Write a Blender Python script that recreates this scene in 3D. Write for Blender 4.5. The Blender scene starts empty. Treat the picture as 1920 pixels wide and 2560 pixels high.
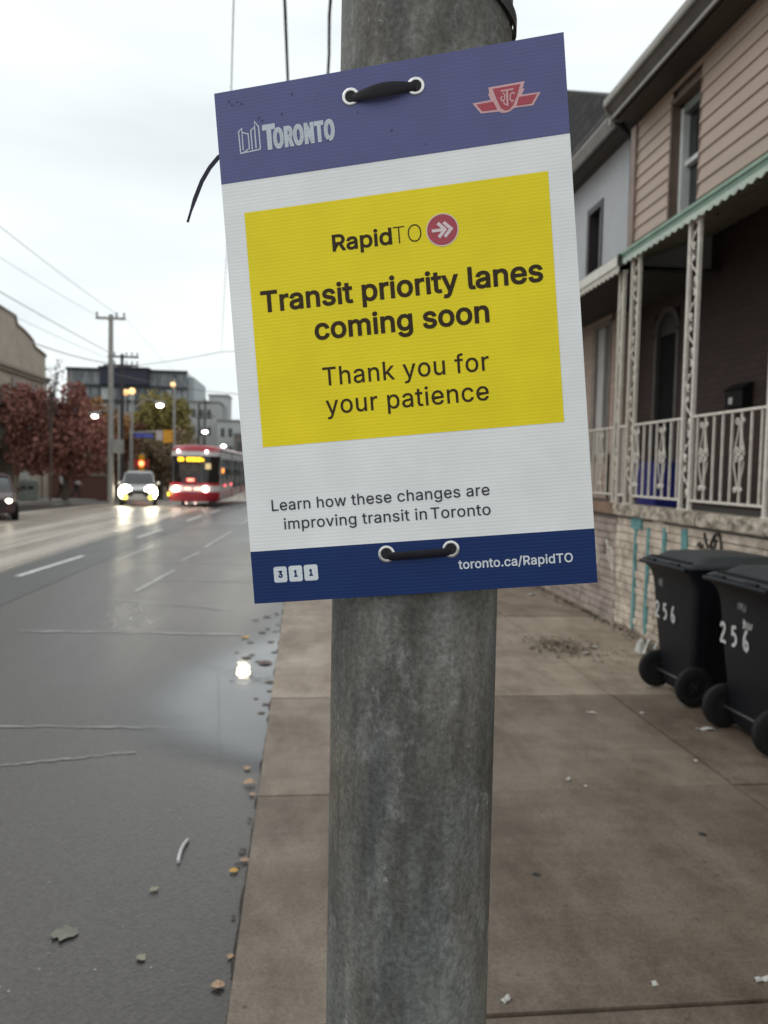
import bpy, bmesh, math, random, json
from mathutils import Vector, Matrix
random.seed(7)
SC = bpy.context.scene
COL = SC.collection
rad = math.radians

# ------------------------------------------------------------------ camera
CAMZ = 1.65
def cam_matrix(yaw, pitch, roll):
    f = Vector((math.sin(yaw)*math.cos(pitch), math.cos(yaw)*math.cos(pitch), math.sin(pitch)))
    r = f.cross(Vector((0, 0, 1))).normalized()
    u = r.cross(f)
    c, s = math.cos(roll), math.sin(roll)
    r2 = r*c + u*s
    u2 = u*c - r*s
    m = Matrix((r2, u2, -f)).transposed().to_4x4()
    m.translation = Vector((0, 0, CAMZ))
    return m
cam = bpy.data.cameras.new('camera')
camo = bpy.data.objects.new('camera', cam)
COL.objects.link(camo)
camo.matrix_world = cam_matrix(rad(6.062), rad(-3.112), rad(1.201))
cam.sensor_fit = 'VERTICAL'
cam.sensor_height = 36.0
cam.lens = 36.0*1930/2560
cam.clip_start = 0.05
cam.clip_end = 2000
cam.dof.use_dof = True
cam.dof.focus_distance = 0.93
cam.dof.aperture_fstop = 6.6
SC.camera = camo

# ------------------------------------------------------------------ sky, sun, exposure
SUN_EL, SUN_AZ = rad(48), rad(-100)      # azimuth from +Y towards +X: soft light from the left
w = bpy.data.worlds.new('World')
SC.world = w
w.use_nodes = True
nt = w.node_tree
nt.nodes.clear()
def wn(t, **k):
    n = nt.nodes.new(t)
    for a, b in k.items(): setattr(n, a, b)
    return n
wo = wn('ShaderNodeOutputWorld')
bg = wn('ShaderNodeBackground'); bg.inputs['Strength'].default_value = 0.10
sky = wn('ShaderNodeTexSky', sky_type='NISHITA')
sky.sun_disc = False
sky.sun_elevation = SUN_EL
sky.sun_rotation = SUN_AZ
sky.dust_density = 4.0
tc = wn('ShaderNodeTexCoord')
mp = wn('ShaderNodeMapping'); mp.inputs['Scale'].default_value = (1.0, 1.0, 4.2)
n1 = wn('ShaderNodeTexNoise'); n1.inputs['Scale'].default_value = 2.3; n1.inputs['Detail'].default_value = 3; n1.inputs['Roughness'].default_value = .42
cr = wn('ShaderNodeValToRGB')
cr.color_ramp.elements[0].position = .30; cr.color_ramp.elements[0].color = (8.5, 9.1, 9.4, 1)
cr.color_ramp.elements[1].position = .62; cr.color_ramp.elements[1].color = (10.6, 11.2, 11.2, 1)
mx = wn('ShaderNodeMix', data_type='RGBA'); mx.inputs[0].default_value = .96
nt.links.new(tc.outputs['Generated'], mp.inputs[0]); nt.links.new(mp.outputs[0], n1.inputs['Vector'])
nt.links.new(n1.outputs['Fac'], cr.inputs[0])
nt.links.new(sky.outputs[0], mx.inputs[6]); nt.links.new(cr.outputs[0], mx.inputs[7])
nt.links.new(mx.outputs[2], bg.inputs['Color']); nt.links.new(bg.outputs[0], wo.inputs[0])

sl = bpy.data.lights.new('sun', 'SUN'); sl.energy = 0.5; sl.angle = rad(35); sl.color = (1, .97, .93)
so = bpy.data.objects.new('sun', sl); COL.objects.link(so)
sd = Vector((math.sin(SUN_AZ)*math.cos(SUN_EL), math.cos(SUN_AZ)*math.cos(SUN_EL), math.sin(SUN_EL)))
so.rotation_euler = sd.to_track_quat('Z', 'Y').to_euler()
SC.view_settings.view_transform = 'Standard'
SC.view_settings.look = 'None'
SC.view_settings.exposure = 0.0
SC.view_settings.gamma = 1.0

# ------------------------------------------------------------------ materials
MATS = {}
def pm(name):
    m = bpy.data.materials.new(name); m.use_nodes = True
    t = m.node_tree
    b = t.nodes['Principled BSDF']
    return m, t, b
def nd(t, typ, **k):
    n = t.nodes.new(typ)
    for a, v in k.items():
        if a in n.inputs: n.inputs[a].default_value = v
        else: setattr(n, a, v)
    return n
def M(name, col, rough=.6, var=.18, scale=6.0, bump=0.0, bscale=40.0, metal=0.0, spec=.5, stretch=(1, 1, 1), col2=None, alpha=None, rvar=0.0, coat=0.0, detail=5):
    """noise-mottled principled material; col2 = second colour of the mottling"""
    if name in MATS: return MATS[name]
    m, t, b = pm(name)
    c = nd(t, 'ShaderNodeTexCoord')
    p = nd(t, 'ShaderNodeMapping', Scale=stretch)
    t.links.new(c.outputs['Object'], p.inputs[0])
    n = nd(t, 'ShaderNodeTexNoise', Scale=scale, Detail=detail, Roughness=.6)
    t.links.new(p.outputs[0], n.inputs['Vector'])
    r = nd(t, 'ShaderNodeValToRGB')
    a = [x*(1-var) for x in col]
    d = col2 if col2 else [min(1, x*(1+var)) for x in col]
    r.color_ramp.elements[0].position = .32; r.color_ramp.elements[0].color = (*a, 1)
    r.color_ramp.elements[1].position = .68; r.color_ramp.elements[1].color = (*d, 1)
    t.links.new(n.outputs['Fac'], r.inputs[0]); t.links.new(r.outputs[0], b.inputs['Base Color'])
    b.inputs['Roughness'].default_value = rough
    b.inputs['Metallic'].default_value = metal
    b.inputs['Specular IOR Level'].default_value = spec
    b.inputs['Coat Weight'].default_value = coat
    if rvar:
        mr = nd(t, 'ShaderNodeMapRange'); mr.inputs[1].default_value = .3; mr.inputs[2].default_value = .7
        mr.inputs[3].default_value = max(.02, rough-rvar); mr.inputs[4].default_value = min(1, rough+rvar)
        t.links.new(n.outputs['Fac'], mr.inputs[0]); t.links.new(mr.outputs[0], b.inputs['Roughness'])
    if bump:
        n2 = nd(t, 'ShaderNodeTexNoise', Scale=bscale, Detail=4)
        t.links.new(p.outputs[0], n2.inputs['Vector'])
        bp = nd(t, 'ShaderNodeBump', Strength=bump, Distance=.01)
        t.links.new(n2.outputs['Fac'], bp.inputs['Height']); t.links.new(bp.outputs[0], b.inputs['Normal'])
    MATS[name] = m
    return m
def EM(name, col, strength):
    if name in MATS: return MATS[name]
    m, t, b = pm(name)
    b.inputs['Base Color'].default_value = (*[min(1, c) for c in col], 1)
    b.inputs['Emission Color'].default_value = (*col, 1)
    b.inputs['Emission Strength'].default_value = strength
    MATS[name] = m
    return m
def brick(name, c1, c2, mort, bw=.22, bh=.075, rough=.85, msize=.008):
    """bricks on walls facing along X or Y (object coordinates)"""
    m, t, b = pm(name)
    c = nd(t, 'ShaderNodeTexCoord'); s = nd(t, 'ShaderNodeSeparateXYZ'); k = nd(t, 'ShaderNodeCombineXYZ')
    ad = nd(t, 'ShaderNodeMath', operation='ADD')
    t.links.new(c.outputs['Object'], s.inputs[0])
    t.links.new(s.outputs[0], ad.inputs[0]); t.links.new(s.outputs[1], ad.inputs[1])
    t.links.new(ad.outputs[0], k.inputs[0]); t.links.new(s.outputs[2], k.inputs[1])
    br = nd(t, 'ShaderNodeTexBrick', Scale=1.0)
    br.inputs['Color1'].default_value = (*c1, 1); br.inputs['Color2'].default_value = (*c2, 1); br.inputs['Mortar'].default_value = (*mort, 1)
    br.inputs['Mortar Size'].default_value = msize; br.inputs['Brick Width'].default_value = bw; br.inputs['Row Height'].default_value = bh
    t.links.new(k.outputs[0], br.inputs['Vector']); t.links.new(br.outputs['Color'], b.inputs['Base Color'])
    bp = nd(t, 'ShaderNodeBump', Strength=.4, Distance=.008); bp.invert = True
    t.links.new(br.outputs['Fac'], bp.inputs['Height']); t.links.new(bp.outputs[0], b.inputs['Normal'])
    b.inputs['Roughness'].default_value = rough
    return m

# ------------------------------------------------------------------ mesh builder
class MB:
    def __init__(s): s.v = []; s.f = []
    def quad(s, a, b, c, d):
        i = len(s.v); s.v += [tuple(a), tuple(b), tuple(c), tuple(d)]; s.f.append((i, i+1, i+2, i+3)); return s
    def poly(s, pts):
        i = len(s.v); s.v += [tuple(p) for p in pts]; s.f.append(tuple(range(i, i+len(pts)))); return s
    def box(s, x0, x1, y0, y1, z0, z1):
        i = len(s.v)
        s.v += [(x0,y0,z0),(x1,y0,z0),(x1,y1,z0),(x0,y1,z0),(x0,y0,z1),(x1,y0,z1),(x1,y1,z1),(x0,y1,z1)]
        s.f += [(i,i+3,i+2,i+1),(i+4,i+5,i+6,i+7),(i,i+1,i+5,i+4),(i+1,i+2,i+6,i+5),(i+2,i+3,i+7,i+6),(i+3,i,i+4,i+7)]
        return s
    def hexa(s, p):       # eight corners, bottom ring then top ring
        i = len(s.v); s.v += [tuple(q) for q in p]
        s.f += [(i,i+3,i+2,i+1),(i+4,i+5,i+6,i+7),(i,i+1,i+5,i+4),(i+1,i+2,i+6,i+5),(i+2,i+3,i+7,i+6),(i+3,i,i+4,i+7)]
        return s
    def prism(s, pts, vec):   # extrude a planar outline along vec
        n = len(pts); i = len(s.v); vec = Vector(vec)
        s.v += [tuple(p) for p in pts] + [tuple(Vector(p)+vec) for p in pts]
        s.f.append(tuple(range(i, i+n))); s.f.append(tuple(range(i+2*n-1, i+n-1, -1)))
        for k in range(n):
            s.f.append((i+k, i+n+k, i+n+(k+1) % n, i+(k+1) % n))
        return s
    def rings(s, rings, cap=True, close=True):
        i = len(s.v); n = len(rings[0])
        for r in rings: s.v += [tuple(p) for p in r]
        for a in range(len(rings)-1):
            for k in range(n if close else n-1):
                s.f.append((i+a*n+k, i+a*n+(k+1) % n, i+(a+1)*n+(k+1) % n, i+(a+1)*n+k))
        if cap:
            s.f.append(tuple(range(i+n-1, i-1, -1))); s.f.append(tuple(range(i+(len(rings)-1)*n, i+len(rings)*n)))
        return s
    def tube(s, pts, r, n=8, cap=True):
        pts = [Vector(p) for p in pts]; rr = r if isinstance(r, (list, tuple)) else [r]*len(pts)
        R = []; up = None
        for k, p in enumerate(pts):
            t = (pts[min(k+1, len(pts)-1)]-pts[max(k-1, 0)]).normalized()
            if up is None: up = Vector((0, 0, 1)) if abs(t.z) < .9 else Vector((0, 1, 0))
            a = t.cross(up).normalized(); b = a.cross(t).normalized(); up = b
            R.append([p+(a*math.cos(2*math.pi*j/n)+b*math.sin(2*math.pi*j/n))*rr[k] for j in range(n)])
        return s.rings(R, cap)
    def cyl(s, a, b, r, n=16, r2=None): return s.tube([a, b], [r, r if r2 is None else r2], n)
    def lathe(s, prof, c, axis='z', n=24, cap=True):
        R = []
        for r, h in prof:
            ring = []
            for j in range(n):
                a = 2*math.pi*j/n; x, y = r*math.cos(a), r*math.sin(a)
                if axis == 'z': q = (c[0]+x, c[1]+y, c[2]+h)
                elif axis == 'y': q = (c[0]+x, c[1]+h, c[2]-y)
                else: q = (c[0]+h, c[1]+x, c[2]+y)
                ring.append(q)
            R.append(ring)
        return s.rings(R, cap)
    def ball(s, c, r, n=12, sq=(1, 1, 1)):
        pr = [(max(1e-4, math.sin(math.pi*k/n)), -math.cos(math.pi*k/n)) for k in range(n+1)]
        R = [[(c[0]+r*sq[0]*a*math.cos(2*math.pi*j/(2*n)), c[1]+r*sq[1]*a*math.sin(2*math.pi*j/(2*n)), c[2]+r*sq[2]*h) for j in range(2*n)] for a, h in pr]
        return s.rings(R, True)
    def build(s, name, mat, parent=None, smooth=False, bevel=0.0, off=None, segs=2):
        me = bpy.data.meshes.new(name)
        if off is None: off = ORG.get(parent.name, (0, 0, 0)) if parent else (0, 0, 0)
        me.from_pydata([(a-off[0], b-off[1], c-off[2]) for a, b, c in s.v], [], s.f)
        bm = bmesh.new(); bm.from_mesh(me)
        bmesh.ops.recalc_face_normals(bm, faces=bm.faces)
        if bevel:
            bmesh.ops.remove_doubles(bm, verts=bm.verts, dist=1e-5)
            es = [e for e in bm.edges if len(e.link_faces) == 2 and e.calc_face_angle(0) > .5]
            bmesh.ops.bevel(bm, geom=es, offset=bevel, segments=segs, affect='EDGES', clamp_overlap=True)
        bm.to_mesh(me); bm.free()
        if mat: me.materials.append(mat)
        o = bpy.data.objects.new(name, me); COL.objects.link(o)
        if smooth:
            me.shade_smooth()
            try: me.set_sharp_from_angle(angle=rad(40))
            except Exception: pass
        if parent:
            o.parent = parent; ORG[o.name] = off
        return o
ORG = {}
def thing(name, label, cat, loc=(0, 0, 0), group=None, local=False):
    o = bpy.data.objects.new(name, None); COL.objects.link(o)
    o.empty_display_size = .1
    o.location = loc
    ORG[o.name] = (0, 0, 0) if local else tuple(loc)
    return tag(o, label, cat, group)
def tag(o, label=None, cat=None, group=None, kind=None):
    if label: o['label'] = label
    if cat: o['category'] = cat
    if group: o['group'] = group
    if kind: o['kind'] = kind
    return o
def lone(mb, name, mat, label, cat, loc, group=None, **k):
    """a thing that is one mesh, its origin at loc"""
    o = mb.build(name, mat, None, off=loc, **k); o.location = loc
    return tag(o, label, cat, group)
def dup(root, loc, rotz, label, group=None):
    r = root.copy(); COL.objects.link(r); r.location = loc; r.rotation_euler = (0, 0, rotz); r['label'] = label
    if group: r['group'] = group
    for ch in list(root.children):
        c = ch.copy(); COL.objects.link(c); c.parent = r
        for g in list(ch.children):
            d = g.copy(); COL.objects.link(d); d.parent = c
    return r
def arc(c, r, a0, a1, n, plane='yz'):
    out = []
    for k in range(n+1):
        a = a0+(a1-a0)*k/n; p, q = r*math.cos(a), r*math.sin(a)
        out.append((c[0], c[1]+p, c[2]+q) if plane == 'yz' else ((c[0]+p, c[1], c[2]+q) if plane == 'xz' else (c[0]+p, c[1]+q, c[2])))
    return out
def road_z(y):
    if y < 12: return -.13
    if y < 55: return -.13-.0004*(y-12)**2
    return -.87-.0344*(min(y, 80)-55)
# letter outlines (advance, closed contours) in thousandths of an em
GLY = json.loads('''{".":[188,[[95,-4,78,-1,63,9,53,24,50,41,53,59,63,73,78,83,95,87,113,83,128,73,138,59,141,41,138,24,128,9,113,-1]]],"/":[249,[[235,533,71,-76,14,-76,178,533]]],"1":[453,[[76,0,76,55,391,55,391,0],[276,509,276,0,212,0,212,448,209,448,86,358,86,427,198,509]]],"2":[453,[[64,0,64,47,234,229,282,282,311,327,320,371,317,397,308,419,293,436,273,449,224,460,196,457,172,447,153,433,139,413,130,390,127,362,66,362,71,405,86,442,111,473,143,496,182,511,225,516,268,511,306,497,337,474,361,445,376,411,381,372,371,318,336,259,267,180,153,60,153,57,389,57,389,0]]],"3":[453,[[218,-7,173,-3,133,10,98,30,70,57,52,91,44,132,109,132,115,107,126,87,144,71,165,59,219,50,275,61,297,74,315,93,325,116,329,145,326,172,316,196,299,217,275,234,242,244,201,248,157,248,157,299,288,448,288,452,70,452,70,509,372,509,372,461,211,278,211,289,264,288,308,276,344,253,371,222,387,186,393,145,387,103,370,66,344,36,309,12,266,-2]]],"5":[453,[[221,-7,178,-2,140,11,108,32,83,60,66,93,60,130,122,130,127,108,138,89,173,60,221,50,250,53,276,64,298,82,314,104,324,131,328,162,324,193,314,221,297,244,275,262,248,273,218,277,167,268,128,246,67,253,96,509,366,509,366,452,151,452,134,301,136,301,178,325,229,334,263,330,294,321,321,306,345,285,364,260,379,231,388,199,391,163,385,117,369,76,343,41,309,15,268,-1]]],"6":[453,[[226,-7,182,-1,142,15,109,40,84,74,69,115,64,162,68,199,80,239,137,340,252,509,322,509,151,261,145,261,165,288,196,307,235,314,278,309,316,295,346,271,370,240,384,201,389,157,384,112,368,73,343,39,310,14,271,-2],[226,48,254,52,279,63,299,79,314,101,324,128,327,157,324,187,314,213,299,235,279,251,254,262,226,265,198,262,174,252,153,235,138,214,128,188,125,158,128,128,138,102,153,79,174,63,198,52]]],"L":[393,[[60,0,60,509,125,509,125,57,361,57,361,0]]],"N":[523,[[60,0,60,509,136,509,343,183,363,151,388,107,414,55,405,54,401,108,399,157,399,195,399,509,463,509,463,0,387,0,202,290,177,331,148,381,108,452,119,454,122,384,124,328,125,291,125,0]]],"O":[533,[[267,-7,205,1,150,25,105,63,70,115,48,179,40,254,48,329,70,393,105,445,150,484,205,508,267,516,329,508,384,484,429,445,464,393,486,329,493,254,486,179,464,115,429,63,384,25,329,1],[267,53,310,59,349,76,383,105,408,144,425,194,430,254,425,314,408,365,383,404,349,433,310,450,267,456,223,450,184,433,151,404,125,364,109,314,103,254,109,194,125,144,151,105,184,76,223,59]]],"R":[449,[[60,0,60,509,236,509,290,504,333,489,367,465,390,433,405,395,409,352,405,309,390,271,367,240,333,217,289,203,236,198,96,198,96,255,234,255,269,258,298,267,319,281,334,300,342,324,345,352,342,380,334,405,319,425,298,440,269,449,233,452,125,452,125,0],[353,0,230,229,303,229,428,0]]],"T":[449,[[32,452,32,509,417,509,417,452,257,452,257,0,193,0,193,452]]],"a":[389,[[160,-9,126,-5,94,5,68,22,48,45,35,73,30,108,34,138,43,161,58,179,78,193,125,211,178,220,234,227,265,235,273,243,276,255,276,257,267,297,240,322,196,331,149,322,118,301,100,274,41,291,57,322,79,346,104,364,133,375,194,384,239,379,286,360,306,343,322,320,333,290,337,251,337,0,277,0,277,52,272,52,252,25,215,1],[170,45,202,49,228,59,248,74,263,93,272,115,276,138,276,190,259,182,231,176,200,171,175,168,134,159,103,139,95,124,92,105,102,72,130,52]]],"c":[396,[[207,-8,159,-2,117,16,82,46,56,85,40,133,34,187,40,243,56,291,82,330,117,360,159,378,207,384,260,377,305,356,340,322,362,277,303,262,290,289,270,311,242,325,207,330,173,325,145,310,124,287,108,258,99,224,96,187,99,151,108,117,124,89,145,66,173,51,207,46,243,52,271,66,292,89,304,117,363,102,341,56,306,21,261,-1]]],"d":[424,[[195,-8,151,-2,111,16,79,45,55,84,39,133,34,189,39,245,55,293,79,332,112,361,151,378,196,384,228,381,253,373,287,346,306,319,311,319,311,509,372,509,372,0,313,0,313,59,307,59,287,31,252,4,227,-5],[205,47,236,51,263,65,284,86,299,115,309,150,312,189,309,229,300,263,284,291,263,312,237,325,205,330,172,325,145,311,124,290,108,261,99,227,96,189,99,151,109,117,124,88,145,66,172,51]]],"e":[404,[[212,-8,161,-2,117,16,82,46,56,85,40,132,34,187,39,242,55,290,81,329,115,359,157,378,205,384,266,374,294,361,319,341,341,315,357,282,368,242,371,194,371,169,75,169,75,221,338,221,310,202,307,237,298,269,283,294,263,314,237,326,205,330,173,326,146,313,125,294,109,270,99,241,96,211,96,178,100,139,110,106,128,80,151,61,179,50,212,46,254,53,285,73,306,105,365,91,353,63,335,39,311,19,283,4,249,-5]]],"f":[254,[[228,379,228,327,6,327,6,379],[81,0,81,432,84,461,96,486,113,505,135,519,187,530,222,527,243,521,227,468,215,472,195,474,171,470,154,460,145,443,142,419,142,0]]],"g":[425,[[207,-151,168,-148,134,-140,82,-110,51,-69,101,-41,122,-66,154,-88,207,-97,249,-92,282,-75,304,-47,311,-6,311,68,306,68,287,41,252,16,227,8,195,5,152,10,113,27,80,53,55,90,39,136,34,191,39,246,55,293,80,332,112,361,152,378,196,384,228,382,253,373,288,346,308,319,313,319,313,379,372,379,372,-9,367,-54,350,-90,324,-117,291,-136,251,-147],[205,59,237,63,264,75,285,95,300,121,309,154,312,193,309,231,300,264,285,291,264,312,237,325,205,330,172,325,145,312,124,290,109,262,99,229,96,193,99,155,109,123,124,96,145,76,172,63]]],"h":[410,[[114,227,114,0,53,0,53,509,114,509,114,287,102,287,124,332,152,362,187,379,227,384,264,380,295,369,321,349,341,321,353,285,357,240,357,0,296,0,296,235,290,275,273,304,246,323,210,329,184,326,161,317,141,303,126,283,117,257]]],"i":[167,[[53,0,53,379,114,379,114,0],[84,443,67,446,54,455,44,468,41,483,44,499,54,512,67,521,84,524,100,521,114,512,123,499,126,483,123,468,114,455,100,446]]],"k":[381,[[110,137,110,212,121,212,284,379,360,379,184,199,177,199],[53,0,53,509,114,509,114,0],[294,0,148,186,191,229,372,0]]],"l":[189,[[139,-2,101,3,74,20,58,47,53,84,53,509,114,509,114,99,120,62,130,54,146,52,160,53,170,54,181,3,162,-1]]],"m":[610,[[53,0,53,379,112,379,112,295,108,295,118,323,132,346,172,376,219,386,257,380,287,361,309,331,321,295,312,295,322,321,337,343,381,375,437,386,468,383,497,372,522,354,541,328,553,296,557,255,557,0,496,0,496,254,490,289,473,313,447,326,419,330,395,328,374,320,345,290,335,247,335,0,274,0,274,260,269,288,253,311,229,326,199,330,158,320,140,307,126,289,117,266,114,238,114,0]]],"n":[410,[[114,227,114,0,53,0,53,379,112,379,112,287,102,287,124,332,152,362,187,379,227,384,264,380,295,369,321,349,341,321,353,285,357,240,357,0,296,0,296,235,290,275,273,304,246,323,210,329,184,326,161,317,141,303,126,283,117,257]]],"o":[415,[[207,-8,159,-2,117,16,82,46,56,85,40,133,34,187,40,243,56,291,82,330,117,360,159,378,207,384,256,378,299,360,333,330,359,291,376,243,381,187,376,133,359,85,333,46,299,16,256,-2],[207,46,242,51,270,66,292,89,307,117,316,151,319,187,316,224,307,258,292,287,270,310,242,325,207,330,173,325,145,310,124,287,108,258,99,224,96,187,99,151,108,117,124,89,145,66,173,51]]],"p":[424,[[53,-143,53,379,112,379,112,319,118,319,137,346,171,373,197,381,229,384,274,378,313,361,345,332,370,293,385,245,390,189,385,133,370,84,346,45,313,16,274,-2,229,-8,198,-5,173,4,138,31,118,59,114,59,114,-143],[220,47,253,51,279,66,301,88,316,117,325,151,328,189,325,227,316,261,301,290,280,311,253,325,220,330,188,325,161,312,140,291,125,263,116,229,113,189,116,150,125,115,140,86,162,65,188,51]]],"r":[259,[[53,0,53,379,112,379,112,321,115,321,130,347,152,367,181,380,213,385,229,384,243,384,243,322,230,324,207,326,182,323,159,315,140,301,126,284,117,262,114,237,114,0]]],"s":[365,[[182,-8,145,-5,112,3,84,18,62,38,45,63,36,94,94,107,105,79,124,60,150,49,181,45,217,50,244,62,262,81,268,103,265,121,254,136,237,147,212,155,149,170,104,186,72,208,53,237,47,274,51,305,65,332,87,354,115,370,149,381,187,384,223,381,254,372,279,358,299,339,324,290,268,277,258,298,243,316,219,328,187,333,156,329,131,317,114,299,109,277,112,258,124,243,172,223,229,209,275,194,306,171,325,142,331,107,326,75,312,47,290,24,260,6,223,-5]]],"t":[227,[[204,379,204,327,6,327,6,379],[65,471,126,471,126,98,128,76,136,61,150,53,170,50,185,51,202,54,213,2,192,-3,168,-4,125,2,92,21,72,52,65,93]]],"u":[410,[[182,-5,146,-1,115,11,89,31,69,59,57,95,53,139,53,379,114,379,114,144,119,105,137,75,164,56,200,50,226,53,249,62,268,77,283,97,293,122,296,153,296,379,357,379,357,0,298,0,298,92,307,92,286,47,257,17,222,0]]],"v":[389,[[163,0,17,379,84,379,165,155,187,87,206,21,184,21,203,87,224,155,305,379,371,379,226,0]]],"w":[567,[[138,0,23,379,87,379,133,214,154,137,175,41,165,41,186,135,206,214,252,379,316,379,362,214,382,136,402,41,391,41,413,135,434,214,480,379,545,379,429,0,368,0,319,172,305,225,291,280,277,338,291,338,277,280,263,225,248,172,199,0]]],"y":[389,[[47,-139,61,-86,71,-87,104,-89,130,-74,151,-36,163,-1,17,379,84,379,165,155,187,87,206,21,184,21,202,87,224,155,305,379,371,379,204,-58,177,-107,139,-136,91,-145,65,-143]]]," ":[188,[]]}''')

# ================================================================== foreground: pole, notice sign, cable ties
PX, PY, PR = 0.150, 1.0095, 0.109
def pole_material():
    m, t, b = pm('weathered pole')
    c = nd(t, 'ShaderNodeTexCoord')
    def noise(scale, st, detail=6, rough=.62):
        p = nd(t, 'ShaderNodeMapping', Scale=st); t.links.new(c.outputs['Object'], p.inputs[0])
        n = nd(t, 'ShaderNodeTexNoise', Scale=scale, Detail=detail, Roughness=rough); t.links.new(p.outputs[0], n.inputs['Vector'])
        return n.outputs['Fac']
    def ramp(f, a, b_, ca, cb):
        r = nd(t, 'ShaderNodeValToRGB'); e = r.color_ramp.elements
        e[0].position = a; e[0].color = (*ca, 1); e[1].position = b_; e[1].color = (*cb, 1)
        t.links.new(f, r.inputs[0]); return r.outputs[0]
    def mix(f, a, b_, mode='MIX'):
        x = nd(t, 'ShaderNodeMix', data_type='RGBA', blend_type=mode)
        if isinstance(f, float): x.inputs[0].default_value = f
        else: t.links.new(f, x.inputs[0])
        t.links.new(a, x.inputs[6]); t.links.new(b_, x.inputs[7]); return x.outputs[2]
    base = ramp(noise(9, (1, 1, .38), 8, .7), .36, .64, (.068, .064, .058), (.190, .190, .180))
    hue = ramp(noise(5, (1.4, 1.4, .5)), .38, .62, (.92, .99, 1.03), (1.09, 1.0, .89))
    streak = ramp(noise(26, (1, 1, .07)), .36, .64, (.74, .74, .74), (1.16, 1.16, 1.15))
    blot = ramp(noise(13, (1, 1, .55), 8, .72), .56, .66, (0, 0, 0), (1, 1, 1))
    pale = ramp(noise(60, (1, 1, 1)), .4, .6, (.24, .245, .24), (.31, .31, .30))
    dark = ramp(noise(10, (1.3, 1.3, .22), 7, .7), .58, .70, (0, 0, 0), (.7, .7, .7))
    dk = ramp(noise(40, (1, 1, 1)), .4, .6, (.05, .052, .058), (.075, .076, .08))
    grit = ramp(noise(160, (1, 1, 1)), .35, .65, (.72, .72, .72), (1.25, 1.25, 1.25))
    col = mix(1.0, mix(1.0, base, streak, 'MULTIPLY'), hue, 'MULTIPLY')
    col = mix(dark, col, dk)
    bl = nd(t, 'ShaderNodeMath', operation='MULTIPLY'); t.links.new(blot, bl.inputs[0]); bl.inputs[1].default_value = .62
    col = mix(bl.outputs[0], col, pale)
    # scuffs, pits, and one dark vertical run-off stain on the street side of the front
    scuff = ramp(noise(22, (1, 1, .8), 10, .8), .60, .645, (0, 0, 0), (.8, .8, .8))
    col = mix(scuff, col, ramp(noise(90, (1, 1, 1)), .4, .6, (.22, .22, .215), (.34, .34, .33)))
    pit = nd(t, 'ShaderNodeTexVoronoi', Scale=85); t.links.new(c.outputs['Object'], pit.inputs['Vector'])
    pits = ramp(pit.outputs['Distance'], .05, .09, (.55, .54, .53), (1, 1, 1)); col = mix(1.0, col, pits, 'MULTIPLY')
    sx = nd(t, 'ShaderNodeSeparateXYZ'); t.links.new(c.outputs['Object'], sx.inputs[0])
    a1 = nd(t, 'ShaderNodeMath', operation='ADD'); a1.inputs[1].default_value = .050; t.links.new(sx.outputs[0], a1.inputs[0])
    a2 = nd(t, 'ShaderNodeMath', operation='ABSOLUTE'); t.links.new(a1.outputs[0], a2.inputs[0])
    a3 = nd(t, 'ShaderNodeMapRange'); a3.inputs[1].default_value = .004; a3.inputs[2].default_value = .020; a3.inputs[3].default_value = .75; a3.inputs[4].default_value = 0; t.links.new(a2.outputs[0], a3.inputs[0])
    a4 = nd(t, 'ShaderNodeMath', operation='MULTIPLY'); t.links.new(a3.outputs[0], a4.inputs[0]); t.links.new(ramp(noise(12, (1, 1, .35), 7, .7), .42, .58, (0, 0, 0), (1, 1, 1)), a4.inputs[1])
    col = mix(a4.outputs[0], col, dk)
    col = mix(1.0, col, grit, 'MULTIPLY')
    t.links.new(col, b.inputs['Base Color'])
    b.inputs['Roughness'].default_value = .72; b.inputs['Specular IOR Level'].default_value = .35
    bp = nd(t, 'ShaderNodeBump', Strength=.5, Distance=.004)
    ad = nd(t, 'ShaderNodeMath', operation='ADD'); t.links.new(noise(90, (1, 1, .8)), ad.inputs[0]); t.links.new(noise(16, (1, 1, .3)), ad.inputs[1])
    t.links.new(ad.outputs[0], bp.inputs['Height']); t.links.new(bp.outputs[0], b.inputs['Normal'])
    return m
pole = thing('utility_pole', 'thick weathered grey pole in the foreground that the notice is tied to', 'pole', (PX, PY, 0))
mb = MB()
R_ = []
for k in range(97):
    z = 9.6*k/96
    r = PR*(1.0 if z < 2.6 else 1-.03*(z-2.6)/7)
    R_.append([(PX-.002*(z-1.65)+(r+.0006*math.sin(5*math.pi*2*j/72+z*3))*math.cos(2*math.pi*j/72), PY+r*math.sin(2*math.pi*j/72), z) for j in range(72)])
mb.rings(R_); shaft = mb.build('shaft', pole_material(), pole, smooth=True)
# mortar collar where the pole enters the pavement, and a strap high on the pole
MB().lathe([(.19, 0.004), (.175, .02), (.13, .035), (.108, .04)], (PX, PY, 0), n=40, cap=False).build('footing', M('mortar', (.2, .19, .17), .9, bump=.5), pole, smooth=True)
mb = MB(); ring = []
for sgn, rr in ((0, PR+.001), (0, PR+.0045)):
    pass
for j in range(65):
    a = 2*math.pi*j/64
    zc = 2.262-.05*math.cos(a)+.02*math.sin(a)
    ring.append([(PX+r*math.cos(a), PY+r*math.sin(a), zc+dz) for r, dz in ((PR+.0008, -.008), (PR+.004, -.008), (PR+.004, .008), (PR+.0008, .008))])
mb.rings(ring, cap=False); mb.build('strap', M('black rubber', (.015, .015, .017), .5), pole)

GLY['\u2009'] = [70, []]
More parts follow.
